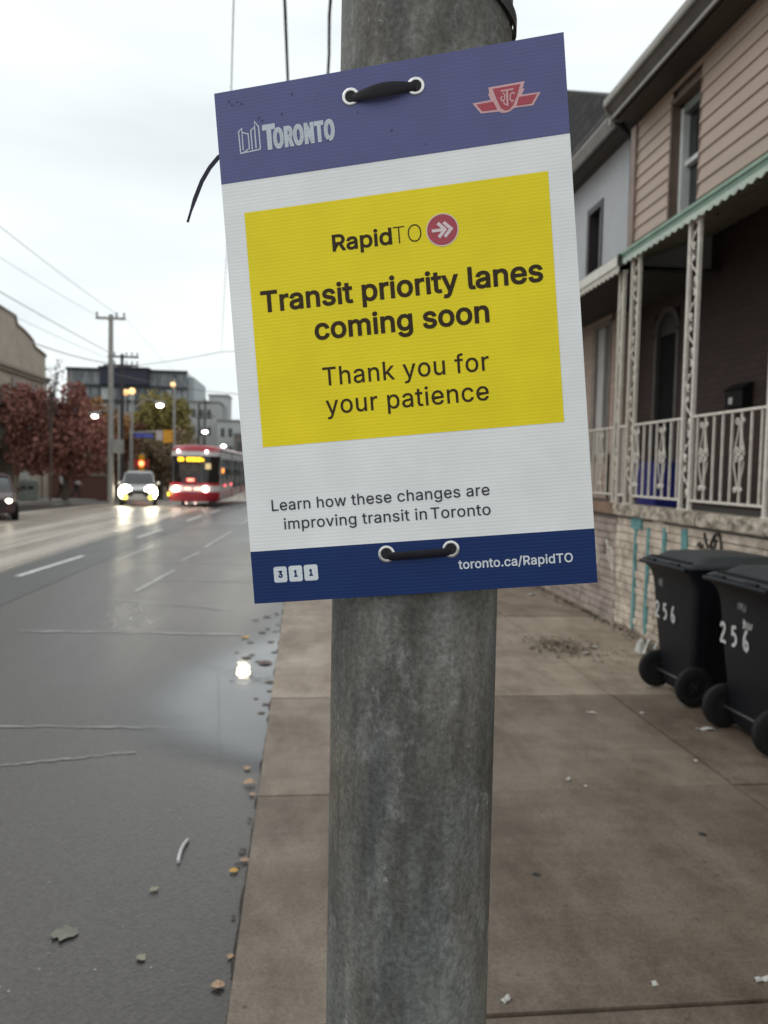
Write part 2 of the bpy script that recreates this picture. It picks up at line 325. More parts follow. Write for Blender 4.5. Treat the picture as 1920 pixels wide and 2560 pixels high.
# ---- lettering -> mesh
def glyph_text(s, x0, x1, base, cap, bold=0.0, track=0.0, slant=0.0):
    """returns (verts, faces) in mm; fitted between x0 and x1 with capital height cap; bold thickens the strokes"""
    adv = 0; conts = []
    for ch in s:
        a, cs = GLY[ch]
        for c in cs: conts.append([(adv+c[i], c[i+1]) for i in range(0, len(c), 2)])
        adv += a+track
    lo = min(p[0] for c in conts for p in c); hi = max(p[0] for c in conts for p in c)
    sx = (x1-x0-2*bold)/(hi-lo); sy = (cap-2*bold)/509
    C = []
    for c in conts:
        P = [Vector((x0+bold+(p[0]-lo)*sx, base+bold+p[1]*sy)) for p in c]
        P = [p for k, p in enumerate(P) if (p-P[k-1]).length > 1e-4]
        area = sum(P[k-1].x*P[k].y-P[k].x*P[k-1].y for k in range(len(P)))/2
        C.append((P, area))
    sgn = -1 if max(C, key=lambda q: abs(q[1]))[1] < 0 else 1       # orientation of the outer outlines
    out = []
    for P, area in C:
        if bold < 0:                                                    # thin the strokes
            n = len(P); Q = []
            for k in range(n):
                d1 = (P[k]-P[k-1]).normalized(); d2 = (P[(k+1) % n]-P[k]).normalized()
                n1 = Vector((d1.y, -d1.x))*sgn; m = n1+Vector((d2.y, -d2.x))*sgn
                m = m.normalized() if m.length > 1e-6 else n1
                Q.append(P[k]+m*min(2.0, 1/max(.3, m.dot(n1)))*bold)
            P = Q
        out.append((P, area*sgn > 0))
    def inside(p, poly):
        r = False; j = len(poly)-1
        for i in range(len(poly)):
            if (poly[i].y > p.y) != (poly[j].y > p.y) and p.x < (poly[j].x-poly[i].x)*(p.y-poly[i].y)/(poly[j].y-poly[i].y)+poly[i].x: r = not r
            j = i
        return r
    from mathutils.geometry import tessellate_polygon
    V = []; F = []
    outs = [q for q, o in out if o]; holes = [q for q, o in out if not o]
    for q in outs:
        grp = [q]+[h for h in holes if inside(h[0], q)]
        i = len(V); flat = [p for g in grp for p in g]
        V += [(p.x, p.y) for p in flat]
        F += [tuple(i+k for k in t) for t in tessellate_polygon([[Vector((p.x, p.y, 0)) for p in g] for g in grp])]
    if bold > 0:                                                        # thicken by a stroke along every outline
        for P, _ in out:
            v, f = ribbon([tuple(p) for p in P], 2*bold, True)
            i = len(V); V += [(p[0], p[1], -.06) for p in v]; F += [tuple(q+i for q in t) for t in f]
    return V, F
def ribbon(pts, wd, closed=False):
    """flat stroke of width wd along 2-D points -> (verts, faces)"""
    P = [Vector(p) for p in pts]; n = len(P); V = []; F = []
    for k in range(n):
        a = P[k-1] if (k > 0 or closed) else P[k]; b = P[(k+1) % n] if (k < n-1 or closed) else P[k]
        d1 = (P[k]-a); d2 = (b-P[k])
        d1 = d1.normalized() if d1.length else d2.normalized(); d2 = d2.normalized() if d2.length else d1
        t = (d1+d2)
        t = t.normalized() if t.length > 1e-6 else d1
        m = Vector((-t.y, t.x)); c = max(.62, m.dot(Vector((-d1.y, d1.x))))
        ww = wd[k] if isinstance(wd, (list, tuple)) else wd
        V += [tuple(P[k]+m*ww/2/c), tuple(P[k]-m*ww/2/c)]
    for k in range(n if closed else n-1):
        j = (k+1) % n
        F.append((2*k, 2*k+1, 2*j+1, 2*j))
    return V, F
def merge(*vf):
    V = []; F = []
    for v, f in vf:
        i = len(V); V += list(v); F += [tuple(a+i for a in q) for q in f]
    return V, F
def grid(x0, x1, y0, y1, nx=12, ny=12):
    V = [(x0+(x1-x0)*i/nx, y0+(y1-y0)*j/ny) for j in range(ny+1) for i in range(nx+1)]
    F = [(j*(nx+1)+i, j*(nx+1)+i+1, (j+1)*(nx+1)+i+1, (j+1)*(nx+1)+i) for j in range(ny) for i in range(nx)]
    return V, F
def disc(cx, cy, r, n=40): return [(cx+r*math.cos(2*math.pi*k/n), cy+r*math.sin(2*math.pi*k/n)) for k in range(n)], [tuple(range(n))]
def rrect(x0, x1, y0, y1, r, n=5):
    out = []
    for cx, cy, a in ((x1-r, y1-r, 0), (x0+r, y1-r, 90), (x0+r, y0+r, 180), (x1-r, y0+r, 270)):
        for k in range(n+1):
            q = rad(a+90*k/n); out.append((cx+r*math.cos(q), cy+r*math.sin(q)))
    return out, [tuple(range(len(out)))]

# ---- the sign; local axes: x across, z up the board, -y towards the viewer
SW, SH, TW = 203.0, 305.1, -8.0
sign = bpy.data.objects.new('notice_sign', None); COL.objects.link(sign); sign.empty_display_size = .1; ORG[sign.name] = (0, 0, 0)
tag(sign, 'tilted plastic notice tied to the grey pole, yellow panel reading Transit priority lanes', 'sign')
SMX = Matrix.Translation((0.113, 0.902, 1.809)) @ Matrix.Rotation(-.243, 4, 'Z') @ Matrix.Rotation(.010, 4, 'X') @ Matrix.Rotation(-.099, 4, 'Y')
sign.matrix_world = SMX
def sw(u, v, y): return (u/1000, (y+TW*(u/SW)*(v/SH))/1000, v/1000)
def print_mat(name, col, rough=.42, ridge=.075):
    """ink on fluted plastic: faint ridges run across the board"""
    m, t, b = pm(name)
    c = nd(t, 'ShaderNodeTexCoord'); n = nd(t, 'ShaderNodeTexNoise', Scale=14, Detail=4)
    t.links.new(c.outputs['Object'], n.inputs['Vector'])
    r = nd(t, 'ShaderNodeValToRGB'); e = r.color_ramp.elements
    e[0].position = .3; e[0].color = (*[x*.95 for x in col], 1); e[1].position = .7; e[1].color = (*[min(1, x*1.05) for x in col], 1)
    t.links.new(n.outputs['Fac'], r.inputs[0]); t.links.new(r.outputs[0], b.inputs['Base Color'])
    b.inputs['Roughness'].default_value = rough; b.inputs['Specular IOR Level'].default_value = .25
    wv = nd(t, 'ShaderNodeTexWave', wave_type='BANDS', bands_direction='Z', wave_profile='SIN', Scale=76.0, Distortion=.35)
    wv.inputs['Detail Scale'].default_value = 1.0
    t.links.new(c.outputs['Object'], wv.inputs['Vector'])
    bp = nd(t, 'ShaderNodeBump', Strength=ridge, Distance=.0012)
    t.links.new(wv.outputs['Fac'], bp.inputs['Height']); t.links.new(bp.outputs[0], b.inputs['Normal'])
    return m
WHITE = print_mat('sign white', (.84, .85, .85)); NAVY = print_mat('sign navy', (.009, .030, .125)); INDIGO = print_mat('sign indigo', (.110, .115, .255))  # INDIGO: header navy with veiling sky glare put into the colour
YELLOW = print_mat('sign yellow', (.86, .70, .016)); INK = print_mat('sign dark ink', (.034, .019, .004)); GREYINK = print_mat('sign grey ink', (.040, .042, .065))
PALE = print_mat('sign pale print', (.56, .60, .66)); BRIGHT = print_mat('sign bright print', (.68, .72, .76)); RED = print_mat('sign glare paled red', (.42, .075, .10)); PINK = print_mat('sign pink line', (.66, .40, .42)); CREAM = print_mat('sign arrow', (.74, .62, .64))  # header and badge reds are paled by veiling glare put into the colour
def on_sign(name, vf, mat, y, parent=sign, thick=0):
    V, F = vf; m = MB()
    m.v = [sw(q[0], q[1], y+(q[2] if len(q) > 2 else 0)) for q in V]; m.f = list(F)
    return m.build(name, mat, parent, off=(0, 0, 0))
# board with real thickness, rounded nowhere, gently warped
mb = MB(); V, F = grid(-SW, SW, -SH, SH, 16, 24)
k = len(V); mb.v = [sw(u, v, -2) for u, v in V]+[sw(u, v, 2) for u, v in V]
mb.f = list(F)+[tuple(a+k for a in reversed(q)) for q in F]
edge = [i for i in range(17)]+[j*17+16 for j in range(1, 25)]+[24*17+i for i in range(15, -1, -1)]+[j*17 for j in range(23, 0, -1)]
for i in range(len(edge)):
    a, b = edge[i], edge[(i+1) % len(edge)]; mb.f.append((a, b, b+k, a+k))
mb.build('panel', WHITE, sign, off=(0, 0, 0))
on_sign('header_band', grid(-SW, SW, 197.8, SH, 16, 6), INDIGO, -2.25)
on_sign('footer_band', grid(-SW, SW, -SH, -242.1, 16, 4), NAVY, -2.25)
on_sign('message_panel', grid(-177.4, 177.0, -118, 160.8, 14, 14), YELLOW, -2.25)
YT = -2.5
on_sign('lettering', merge(glyph_text('Rapid', -74, -3.4, 102.4, 19.4, bold=.75, track=6), glyph_text('TO', -1.6, 31, 102.4, 19.2, bold=-.45)), INK, YT)
on_sign('lettering', glyph_text('Transit priority lanes', -165.8, 164.2, 41.0, 25.6, bold=1.0, track=4), INK, YT)
on_sign('lettering', glyph_text('coming soon', -103.4, 101.2, 2.2, 25.6, bold=1.0, track=4), INK, YT)
on_sign('lettering', glyph_text('Thank you for', -97.9, 97, -52, 21.6, bold=.25, track=20), INK, YT)
on_sign('lettering', glyph_text('your patience', -96.8, 94.4, -85.6, 21.6, bold=.25, track=20), INK, YT)
on_sign('lettering', glyph_text('Learn how these changes are', -172.4, 87.2, -195, 13.3, bold=.14, track=14), GREYINK, YT)
on_sign('lettering', glyph_text('improving transit in\u2009Toronto', -159, 86.8, -217.9, 13.3, bold=.14, track=14), GREYINK, YT)
on_sign('lettering', glyph_text('toronto.ca/RapidTO', 45, 176.8, -279.3, 10.9, bold=.30, track=10), BRIGHT, YT)
# red circle with the double arrow
cx, cy = 55.1, 111.6
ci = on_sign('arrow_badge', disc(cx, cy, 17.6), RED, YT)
on_sign('badge_rim', ribbon([(cx+17.9*math.cos(2*math.pi*k/48), cy+17.9*math.sin(2*math.pi*k/48)) for k in range(48)], 1.1, True), CREAM, YT-.2, ci)
on_sign('arrow', merge(ribbon([(43, 111.6), (57.5, 111.6)], 3.4), ribbon([(50.3, 119.6), (58.2, 111.6), (50.6, 103.6)], 3.7)), CREAM, YT-.2, ci)
on_sign('arrow', ribbon([(57.0, 119.8), (65.2, 111.6), (57.4, 103.4)], 3.7), CREAM, YT-.2, ci)
# city logo: outlined towers and condensed heavy capitals
tow = merge(ribbon([(-175.8, 230.6), (-176.4, 256), (-172.2, 259.2), (-172.4, 234)], 1.5), ribbon([(-172.2, 254.5), (-164.9, 251.8), (-164.6, 234.8), (-172.2, 231)], 1.4),
            ribbon([(-161.2, 233), (-161.2, 255.5), (-156.5, 258.5), (-156.6, 234.4)], 1.5), ribbon([(-156.3, 234), (-156, 264.8), (-151.4, 258.4), (-151.2, 232)], 1.6),
            ribbon([(-176.4, 230.6), (-151.0, 232.0)], 1.6))
on_sign('city_emblem', tow, PALE, YT)
on_sign('lettering', merge(glyph_text('T', -147.2, -131.6, 229.6, 29.6, bold=1.9), glyph_text('ORONTO', -134.8, -60.4, 229.4, 24.4, bold=1.55, track=75)), PALE, YT)
# transit shield with wings
S_ = lambda pts: (pts, [tuple(range(len(pts)))])
out_w = [(99.2, 245.4), (107.6, 233.2), (127.4, 232.2), (131, 230.2), (136.8, 229.9), (141, 231.2), (144.6, 233.6), (165.4, 233.2), (174.4, 246.2), (154.0, 246.4), (157.3, 252.8), (155.1, 252.8), (158.0, 260.3), (118.0, 259.8), (118.4, 253), (117.0, 253), (119.6, 246)]
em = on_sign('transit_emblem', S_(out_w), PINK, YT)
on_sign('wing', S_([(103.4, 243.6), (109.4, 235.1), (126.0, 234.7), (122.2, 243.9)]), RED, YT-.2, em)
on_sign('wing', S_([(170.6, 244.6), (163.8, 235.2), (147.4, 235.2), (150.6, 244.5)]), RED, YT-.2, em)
sh = [(122.4, 257.6), (153.0, 258.0), (148.6, 246), (143.4, 236.2), (138.6, 232.5), (134.4, 232.4), (130.0, 235.6), (126.0, 246)]
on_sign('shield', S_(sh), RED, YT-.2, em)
on_sign('shield_letters', merge(ribbon([(131.2, 253.6), (145.2, 253.8)], 1.7), ribbon([(138.0, 253.6), (137.6, 236.6)], 2.0),
        ribbon([(133.4, 251.5), (135.3, 249), (134.8, 244), (131.6, 243.2), (130.6, 246.2), (133, 248)], 1.3), ribbon([(133.2, 243.2), (134.2, 239.5), (136.4, 238)], 1.3),
        ribbon([(146.4, 248.6), (143.8, 250.3), (141.3, 248.2), (140.8, 243.4), (142.8, 240.6), (144.6, 242.2)], 1.4)), PINK, YT-.4, em)
# 3 1 1 tiles
for a, b, ch in ((-176.3, -160.2, '3'), (-157.8, -141.3, '1'), (-139.2, -122.5, '1')):
    ti = on_sign('number_tile', rrect(a, b, -281.2, -262.2, 2.6), BRIGHT, YT)
    wch = 5.4 if ch == '3' else 4.2
    on_sign('digit', glyph_text(ch, (a+b)/2-wch/2, (a+b)/2+wch/2, -275.6, 8.4, bold=.55), NAVY, YT-.2, ti)
on_sign('tile_dot', merge(disc(-159.0, -271.6, 1.3, 12), disc(-140.3, -271.6, 1.3, 12)), NAVY, YT-.3)
# rain specks on the header
sp = []
for k in range(20):
    u, v = random.uniform(-198, 198), random.uniform(202, 302); r = random.choice((.5, .6, .7, .9, 1.1))
    sp.append(disc(u, v, r*.8, 7))
for u, v in ((-185, 293), (-182, 288), (-175, 291), (-170, 288), (-150, 268), (-146, 264), (6, 230), (-69, 230), (-108, 289), (-122, 268)): sp.append(disc(u, v, 1.3, 8))
tag(on_sign('dirt_specks', merge(*sp), print_mat('speck', (.055, .055, .13), .6), YT-.1), kind='stuff')
# eyelets
NICKEL = M('nickel eyelet', (.70, .68, .66), .28, var=.1, metal=.9, scale=200)
HOLE = M('eyelet hole', (.012, .012, .014), .8)
for u, v in ((-38.5, 274.7), (37.0, 274.4), (-38.4, -255.5), (37.7, -254.8)):
    x, y, z = sw(u, v, -2.2); g = MB()
    g.lathe([(.0102, 0), (.0099, -.0011), (.0086, -.0018), (.0069, -.0015), (.0060, -.0004), (.0058, .0020)], (x, y, z), 'y', 28, cap=False)
    gr = g.build('eyelet', NICKEL, sign, smooth=True, off=(0, 0, 0))
    MB().lathe([(.0060, -.0007), (.0001, -.0007)], (x, y, z), 'y', 20, cap=False).build('hole', HOLE, gr, off=(0, 0, 0))

# cable ties: through the eyelets and round the pole
TIE = M('black nylon', (.007, .006, .011), .55, var=.25, scale=60, spec=.25)
TAILM = M('tie tail nylon', (.035, .034, .065), .5, var=.2, scale=60)
def cable_tie(vl, vr, prof, zc, label, tail=None):
    root = thing('cable_tie', label, 'cable tie', tuple(SMX @ Vector(sw(0, (vl+vr)/2, -4))))
    mb = MB(); R = []
    n = 18
    for k in range(n+1):
        s = k/n; u = -37.5+74.5*s; half, bow = prof(s)
        v = vl+(vr-vl)*s
        y0 = -2.6-bow
        ring = []
        for j in range(10):
            a = 2*math.pi*j/10
            ring.append(SMX @ Vector(sw(u, v+half*math.cos(a), y0+1.1*math.sin(a))))
        R.append(ring)
    mb.rings(R); mb.build('band', TIE, root, smooth=True)
    # behind the board
    mb = MB(); R = []
    a0 = math.atan2((SMX @ Vector((0, 0, .2))).y-PY, (SMX @ Vector((0, 0, .2))).x-PX)
    for k in range(49):
        a = rad(-90-14)+rad(28)+ (2*math.pi-rad(56))*k/48
        R.append([(PX+r*math.cos(a), PY+r*math.sin(a), zc+dz+.02*math.cos(a)) for r, dz in ((PR+.0012, -.0035), (PR+.0028, -.0035), (PR+.0028, .0035), (PR+.0012, .0035))])
    mb.rings(R); mb.build('loop', TIE, root)
    if tail:
        mb = MB(); R = []
        for k, p in enumerate(tail):
            q = Vector(p); nx = Vector(tail[min(k+1, len(tail)-1)])-Vector(tail[max(0, k-1)]); nx.normalize()
            sd_ = Vector((0, 1, 0)); up = nx.cross(sd_).normalized(); h = .0027*(1 if k < len(tail)-2 else .6); 
            sd2 = (sd_*.25+up*.97); th = (sd_*.97-up*.25)
            R.append([q+sd2*h-th*.0008, q+sd2*h+th*.0008, q-sd2*h+th*.0008, q-sd2*h-th*.0008])
        mb.rings(R); mb.build('tail', TAILM, root)
    return root
cable_tie(272.0, 274.0, lambda s: (4.2+4.0*math.sin(math.pi*min(1, s*1.0))**1.2, 7*math.sin(math.pi*s)**.7), 2.085, 'bulging black cable tie through the top eyelets, tail curling out past the left',
          [(.02, 1.075, 2.092), (-.05, 1.07, 2.088), (-.09, 1.062, 2.076), (-.117, 1.06, 2.057), (-.128, 1.06, 2.043), (-.138, 1.06, 2.025), (-.147, 1.06, 2.001), (-.152, 1.06, 1.985), (-.156, 1.06, 1.971)])
cable_tie(-258.6, -257.6, lambda s: (4.8, 4.5*math.sin(math.pi*s)**.5), 1.55, 'flat straight black cable tie through the lower eyelets of the notice')

# ================================================================== ground
def asphalt(name, c1, c2, r0, r1, wetscale=.35, st=(1.6, .45, 1)):
    m, t, b = pm(name)
    c = nd(t, 'ShaderNodeTexCoord')
    n = nd(t, 'ShaderNodeTexNoise', Scale=wetscale, Detail=5, Roughness=.55)
    p = nd(t, 'ShaderNodeMapping', Scale=st); t.links.new(c.outputs['Object'], p.inputs[0]); t.links.new(p.outputs[0], n.inputs['Vector'])
    f = nd(t, 'ShaderNodeTexNoise', Scale=58, Detail=8, Roughness=.85); t.links.new(c.outputs['Object'], f.inputs['Vector'])
    s = nd(t, 'ShaderNodeTexVoronoi', Scale=70); t.links.new(c.outputs['Object'], s.inputs['Vector'])
    r = nd(t, 'ShaderNodeValToRGB'); e = r.color_ramp.elements
    e[0].position = .35; e[0].color = (*c1, 1); e[1].position = .65; e[1].color = (*c2, 1)
    t.links.new(n.outputs['Fac'], r.inputs[0])
    g = nd(t, 'ShaderNodeValToRGB'); e = g.color_ramp.elements
    e[0].position = .38; e[0].color = (.25, .25, .25, 1); e[1].position = .62; e[1].color = (2.3, 2.25, 2.2, 1)
    t.links.new(f.outputs['Fac'], g.inputs[0])
    x = nd(t, 'ShaderNodeMix', data_type='RGBA', blend_type='MULTIPLY'); x.inputs[0].default_value = 1
    t.links.new(r.outputs[0], x.inputs[6]); t.links.new(g.outputs[0], x.inputs[7]); t.links.new(x.outputs[2], b.inputs['Base Color'])
    mr = nd(t, 'ShaderNodeMapRange'); mr.inputs[1].default_value = .36; mr.inputs[2].default_value = .62; mr.inputs[3].default_value = r0; mr.inputs[4].default_value = r1
    t.links.new(n.outputs['Fac'], mr.inputs[0]); t.links.new(mr.outputs[0], b.inputs['Roughness'])
    bp = nd(t, 'ShaderNodeBump', Strength=.30, Distance=.005); t.links.new(s.outputs['Distance'], bp.inputs['Height']); t.links.new(bp.outputs[0], b.inputs['Normal'])
    b.inputs['Specular IOR Level'].default_value = .92; b.inputs['Specular Tint'].default_value = (1, .915, .86, 1)
    return m
YS = [-12, -6, -2, 1, 4, 7, 10, 12]+[12+2*k for k in range(1, 25)]+[66, 73, 80, 110, 180]
def strip(mb, xa, xb, ys, dz):
    """sheet between x = xa and x = xb following the street's fall"""
    fa = xa if callable(xa) else (lambda y: xa); fb = xb if callable(xb) else (lambda y: xb)
    for a, b in zip(ys[:-1], ys[1:]):
        mb.quad((fa(a), a, road_z(a)+dz), (fb(a), a, road_z(a)+dz), (fb(b), b, road_z(b)+dz), (fa(b), b, road_z(b)+dz))
    return mb
def ysub(a, b): return [a]+[y for y in YS if a < y < b]+[b]
def struct(mb, name, mat, **k): return tag(mb.build(name, mat, **k), kind='structure')
# land under everything
mb = MB(); strip(mb, -600, 600, [-40, 12]+[12+4*k for k in range(1, 18)]+[200, 900], -.35)
struct(mb, 'ground', M('dull earth', (.09, .08, .065), .9))
ROAD = asphalt('asphalt', (.022, .0203, .0195), (.040, .036, .0335), .27, .41)
struct(strip(MB(), -13.3, -.20, YS, 0), 'road', ROAD)
struct(strip(MB(), -13.3, -60, [52, 56, 60, 64, 66], -.002), 'side_road', ROAD)
struct(strip(MB(), -10.9, lambda y: -4.78+.006*(y-12), YS, .004), 'track_pavement', asphalt('track concrete', (.24, .215, .185), (.40, .365, .315), .23, .37, .9, (2.2, .06, 1)))
struct(strip(MB(), lambda y: -4.75+.006*(y-12), lambda y: -3.72+.02*(y-9) if y < 40 else -3.1, YS, .004), 'asphalt_patch', asphalt('fresh asphalt', (.022, .025, .027), (.032, .034, .036), .34, .5))
mb = MB()
for xr in (-9.55, -8.05, -6.35, -4.85+.02):
    strip(mb, xr-.035, xr+.035, YS, .008)
struct(mb, 'tram_rails', M('rail steel', (.30, .28, .26), .3, metal=.8))
WHITEPAINT = M('road paint', (.62, .61, .58), .55, var=.25, scale=9); WORN = M('worn road paint', (.46, .45, .43), .5, var=.3, scale=7)
for (a, b, x0, x1, wd, mt) in ((12.5, 15.4, -4.40, -4.20, .11, WHITEPAINT), (19.6, 22.4, -4.05, -3.95, .11, WHITEPAINT), (26.6, 30.2, -3.88, -3.86, .11, WHITEPAINT), (33.4, 36.6, -3.85, -3.82, .11, WHITEPAINT),
                          (11.1, 13.4, -2.31, -2.15, .055, WORN), (14.8, 16.2, -2.23, -2.10, .055, WORN), (17.2, 22.2, -2.12, -1.96, .055, WORN), (25, 30, -1.95, -1.90, .06, WORN), (14.7, 17.6, -3.41, -3.28, .06, WORN)):
    ys = ysub(a, b); f = lambda y: x0+(x1-x0)*(y-a)/(b-a)
    mb = MB(); strip(mb, lambda y: f(y)-wd/2, lambda y: f(y)+wd/2, ys, .008)
    struct(mb, 'lane_marking', mt)
# sealed transverse cracks, wet tar's sheen put into a pale colour
TAR = M('pale sheen sealant', (.25, .24, .23), .36, var=.2, scale=12)
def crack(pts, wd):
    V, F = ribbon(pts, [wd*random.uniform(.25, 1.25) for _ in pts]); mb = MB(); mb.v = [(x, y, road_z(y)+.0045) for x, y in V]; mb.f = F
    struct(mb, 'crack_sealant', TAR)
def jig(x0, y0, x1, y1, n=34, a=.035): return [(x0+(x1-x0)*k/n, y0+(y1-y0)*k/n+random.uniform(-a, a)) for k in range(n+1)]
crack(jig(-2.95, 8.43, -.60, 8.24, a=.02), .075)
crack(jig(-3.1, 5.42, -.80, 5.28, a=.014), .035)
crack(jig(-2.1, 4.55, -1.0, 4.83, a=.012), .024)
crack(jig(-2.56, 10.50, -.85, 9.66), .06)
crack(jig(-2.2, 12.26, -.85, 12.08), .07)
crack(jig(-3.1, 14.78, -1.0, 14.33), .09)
# puddle along the kerb
def puddle_mat():
    m, t, b = pm('puddle water')
    b.inputs['Base Color'].default_value = (.095, .097, .10, 1); b.inputs['Roughness'].default_value = .035; b.inputs['Specular IOR Level'].default_value = 1.0; b.inputs['Specular Tint'].default_value = (1, .97, .95, 1)
    c = nd(t, 'ShaderNodeTexCoord'); n = nd(t, 'ShaderNodeTexNoise', Scale=9, Detail=2); t.links.new(c.outputs['Object'], n.inputs['Vector'])
    bp = nd(t, 'ShaderNodeBump', Strength=.11, Distance=.005); t.links.new(n.outputs['Fac'], bp.inputs['Height']); t.links.new(bp.outputs[0], b.inputs['Normal'])
    # the film thins out over the rim, where the wet asphalt shows through
    tr = nd(t, 'ShaderNodeBsdfTransparent'); ms = nd(t, 'ShaderNodeMixShader'); at = nd(t, 'ShaderNodeAttribute', attribute_name='depth')
    t.links.new(at.outputs['Fac'], ms.inputs[0]); t.links.new(tr.outputs[0], ms.inputs[1]); t.links.new(b.outputs[0], ms.inputs[2])
    t.links.new(ms.outputs[0], t.nodes['Material Output'].inputs[0])
    return m
def puddle(edge, name, rim=.22):
    """edge: (y, x of the outer rim); inner side lies against the kerb at x = -.204"""
    me = bpy.data.meshes.new(name); V = []; F = []; D = []; nx = 14
    for k, (y, x) in enumerate(edge):
        for i in range(nx+1):
            xx = x+(-.204-x)*i/nx
            V.append((xx, y, road_z(y)+.004+.003)); endd = min(k, len(edge)-1-k)/3
            D.append(max(0, min(1, (xx-x)/rim, endd)))
    for k in range(len(edge)-1):
        for i in range(nx): F.append((k*(nx+1)+i, k*(nx+1)+i+1, (k+1)*(nx+1)+i+1, (k+1)*(nx+1)+i))
    me.from_pydata(V, [], F); at = me.attributes.new('depth', 'FLOAT', 'POINT')
    for i, d in enumerate(D): at.data[i].value = d*d*(3-2*d)
    me.materials.append(puddle_mat()); o = bpy.data.objects.new(name, me); COL.objects.link(o)
    return tag(o, kind='structure')
ed = [(4.45, -.40), (4.56, -.60), (4.66, -.80), (4.80, -1.0), (5.0, -1.2), (5.25, -1.38), (5.6, -1.50), (6.0, -1.56), (6.5, -1.50), (7.0, -1.36), (7.4, -1.2), (7.9, -.90), (8.4, -.74), (9.0, -.62), (9.6, -.52), (10.4, -.45), (11.4, -.42), (12.6, -.38)]
fine = []
for (a, b) in zip(ed[:-1], ed[1:]):
    for k in range(3):
        q = k/3; fine.append((a[0]+(b[0]-a[0])*q, a[1]+(b[1]-a[1])*q+random.uniform(-.03, .03)))
puddle(fine, 'puddle', .85)
# pavement: slabs with open joints over a bed; kerb face falls to the gutter
def pavement_mat():
    m, t, b = pm('pavement concrete')
    c = nd(t, 'ShaderNodeTexCoord')
    def noise(sc, st=(1, 1, 1), de=6, ro=.6):
        p = nd(t, 'ShaderNodeMapping', Scale=st); t.links.new(c.outputs['Object'], p.inputs[0])
        n = nd(t, 'ShaderNodeTexNoise', Scale=sc, Detail=de, Roughness=ro); t.links.new(p.outputs[0], n.inputs['Vector']); return n.outputs['Fac']
    def ramp(f, a, b_, ca, cb):
        r = nd(t, 'ShaderNodeValToRGB'); e = r.color_ramp.elements; e[0].position = a; e[0].color = (*ca, 1); e[1].position = b_; e[1].color = (*cb, 1); t.links.new(f, r.inputs[0]); return r.outputs[0]
    def mul(a, b_):
        x = nd(t, 'ShaderNodeMix', data_type='RGBA', blend_type='MULTIPLY'); x.inputs[0].default_value = 1; t.links.new(a, x.inputs[6]); t.links.new(b_, x.inputs[7]); return x.outputs[2]
    base = ramp(noise(.9, (1, .8, 1), 6, .65), .34, .66, (.165, .128, .099), (.255, .213, .176))
    stain = ramp(noise(2.6, (1, .45, 1), 7, .7), .34, .58, (.64, .60, .55), (1.08, 1.08, 1.08))
    smear = ramp(noise(3.2, (.35, 1.5, 1), 8, .72), .33, .57, (.83, .80, .77), (1.06, 1.06, 1.05)); base = mul(base, smear)
    grit = ramp(noise(70, (1, 1, 1), 8, .85), .3, .7, (.50, .50, .50), (1.5, 1.5, 1.5))
    spots = ramp(noise(24, (1, 1, 1), 3), .26, .33, (.45, .43, .40), (1, 1, 1))
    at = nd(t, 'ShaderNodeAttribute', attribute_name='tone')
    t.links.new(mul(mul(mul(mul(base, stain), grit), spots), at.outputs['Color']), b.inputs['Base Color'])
    mr = nd(t, 'ShaderNodeMapRange'); mr.inputs[3].default_value = .42; mr.inputs[4].default_value = .75; t.links.new(noise(1.3), mr.inputs[0]); t.links.new(mr.outputs[0], b.inputs['Roughness'])
    bp = nd(t, 'ShaderNodeBump', Strength=.22, Distance=.005); t.links.new(noise(70), bp.inputs['Height']); t.links.new(bp.outputs[0], b.inputs['Normal'])
    return m
PAVE = pavement_mat()
ROWS = [-6, -4.3, -2.68, -1.05, .58, 2.21, 3.84, 5.5, 8.62, 10.3, 12.3, 14.5, 17, 20, 24, 28, 32, 38, 46, 56, 70, 80, 130]
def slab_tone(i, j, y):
    base = (.66, .64, .61) if y < 2.2 else (.76, .73, .70) if y < 3.8 else (.86, .83, .80) if y < 5.4 else ((1.36, 1.36, 1.30) if y < 8.5 else ((1.12, 1.06, 1.0) if y < 10.2 else (1.0, .96, .92)))  # slab colours; nearest rows also darkened to stand for lens vignetting
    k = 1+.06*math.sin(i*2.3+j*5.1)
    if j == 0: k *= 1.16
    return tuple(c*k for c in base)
me = bpy.data.meshes.new('pavement'); bmp = bmesh.new(); lay = bmp.loops.layers.float_color.new('tone')
for i, (a, b) in enumerate(zip(ROWS[:-1], ROWS[1:])):
    for j, (x0, x1) in enumerate(((-.20, .55), (.55, 2.33), (2.33, 3.52))):
        g = .006; ga = .0 if j != 2 and False else g
        gx0, gx1 = (x0 if j == 0 else x0+(.0008 if j == 1 else g)), (x1-(.0008 if j == 0 else g))
        za, zb = road_z(a)+.13, road_z(b)+.13
        jz = .004*math.sin(i*3.7+j*2)
        P = [(gx0, a+g, za+jz), (gx1, a+g, za+jz*.5), (gx1, b-g, zb+jz*.5), (gx0, b-g, zb+jz)]
        vs = [bmp.verts.new(p) for p in P]; vb = [bmp.verts.new((p[0], p[1], p[2]-.16)) for p in P]
        fs = [bmp.faces.new(vs)]+[bmp.faces.new((vs[(k+1) % 4], vs[k], vb[k], vb[(k+1) % 4])) for k in range(4)]
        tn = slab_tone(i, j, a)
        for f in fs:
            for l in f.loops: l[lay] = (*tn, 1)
bmesh.ops.bevel(bmp, geom=[e for e in bmp.edges if len(e.link_faces) == 2 and e.verts[0].co.z > e.verts[0].co.z-1 and abs(e.calc_face_angle(0)-math.pi/2) < .3 and any(f.normal.z > .9 for f in e.link_faces)], offset=.009, segments=2, affect='EDGES')
bmp.to_mesh(me); bmp.free(); me.materials.append(PAVE)
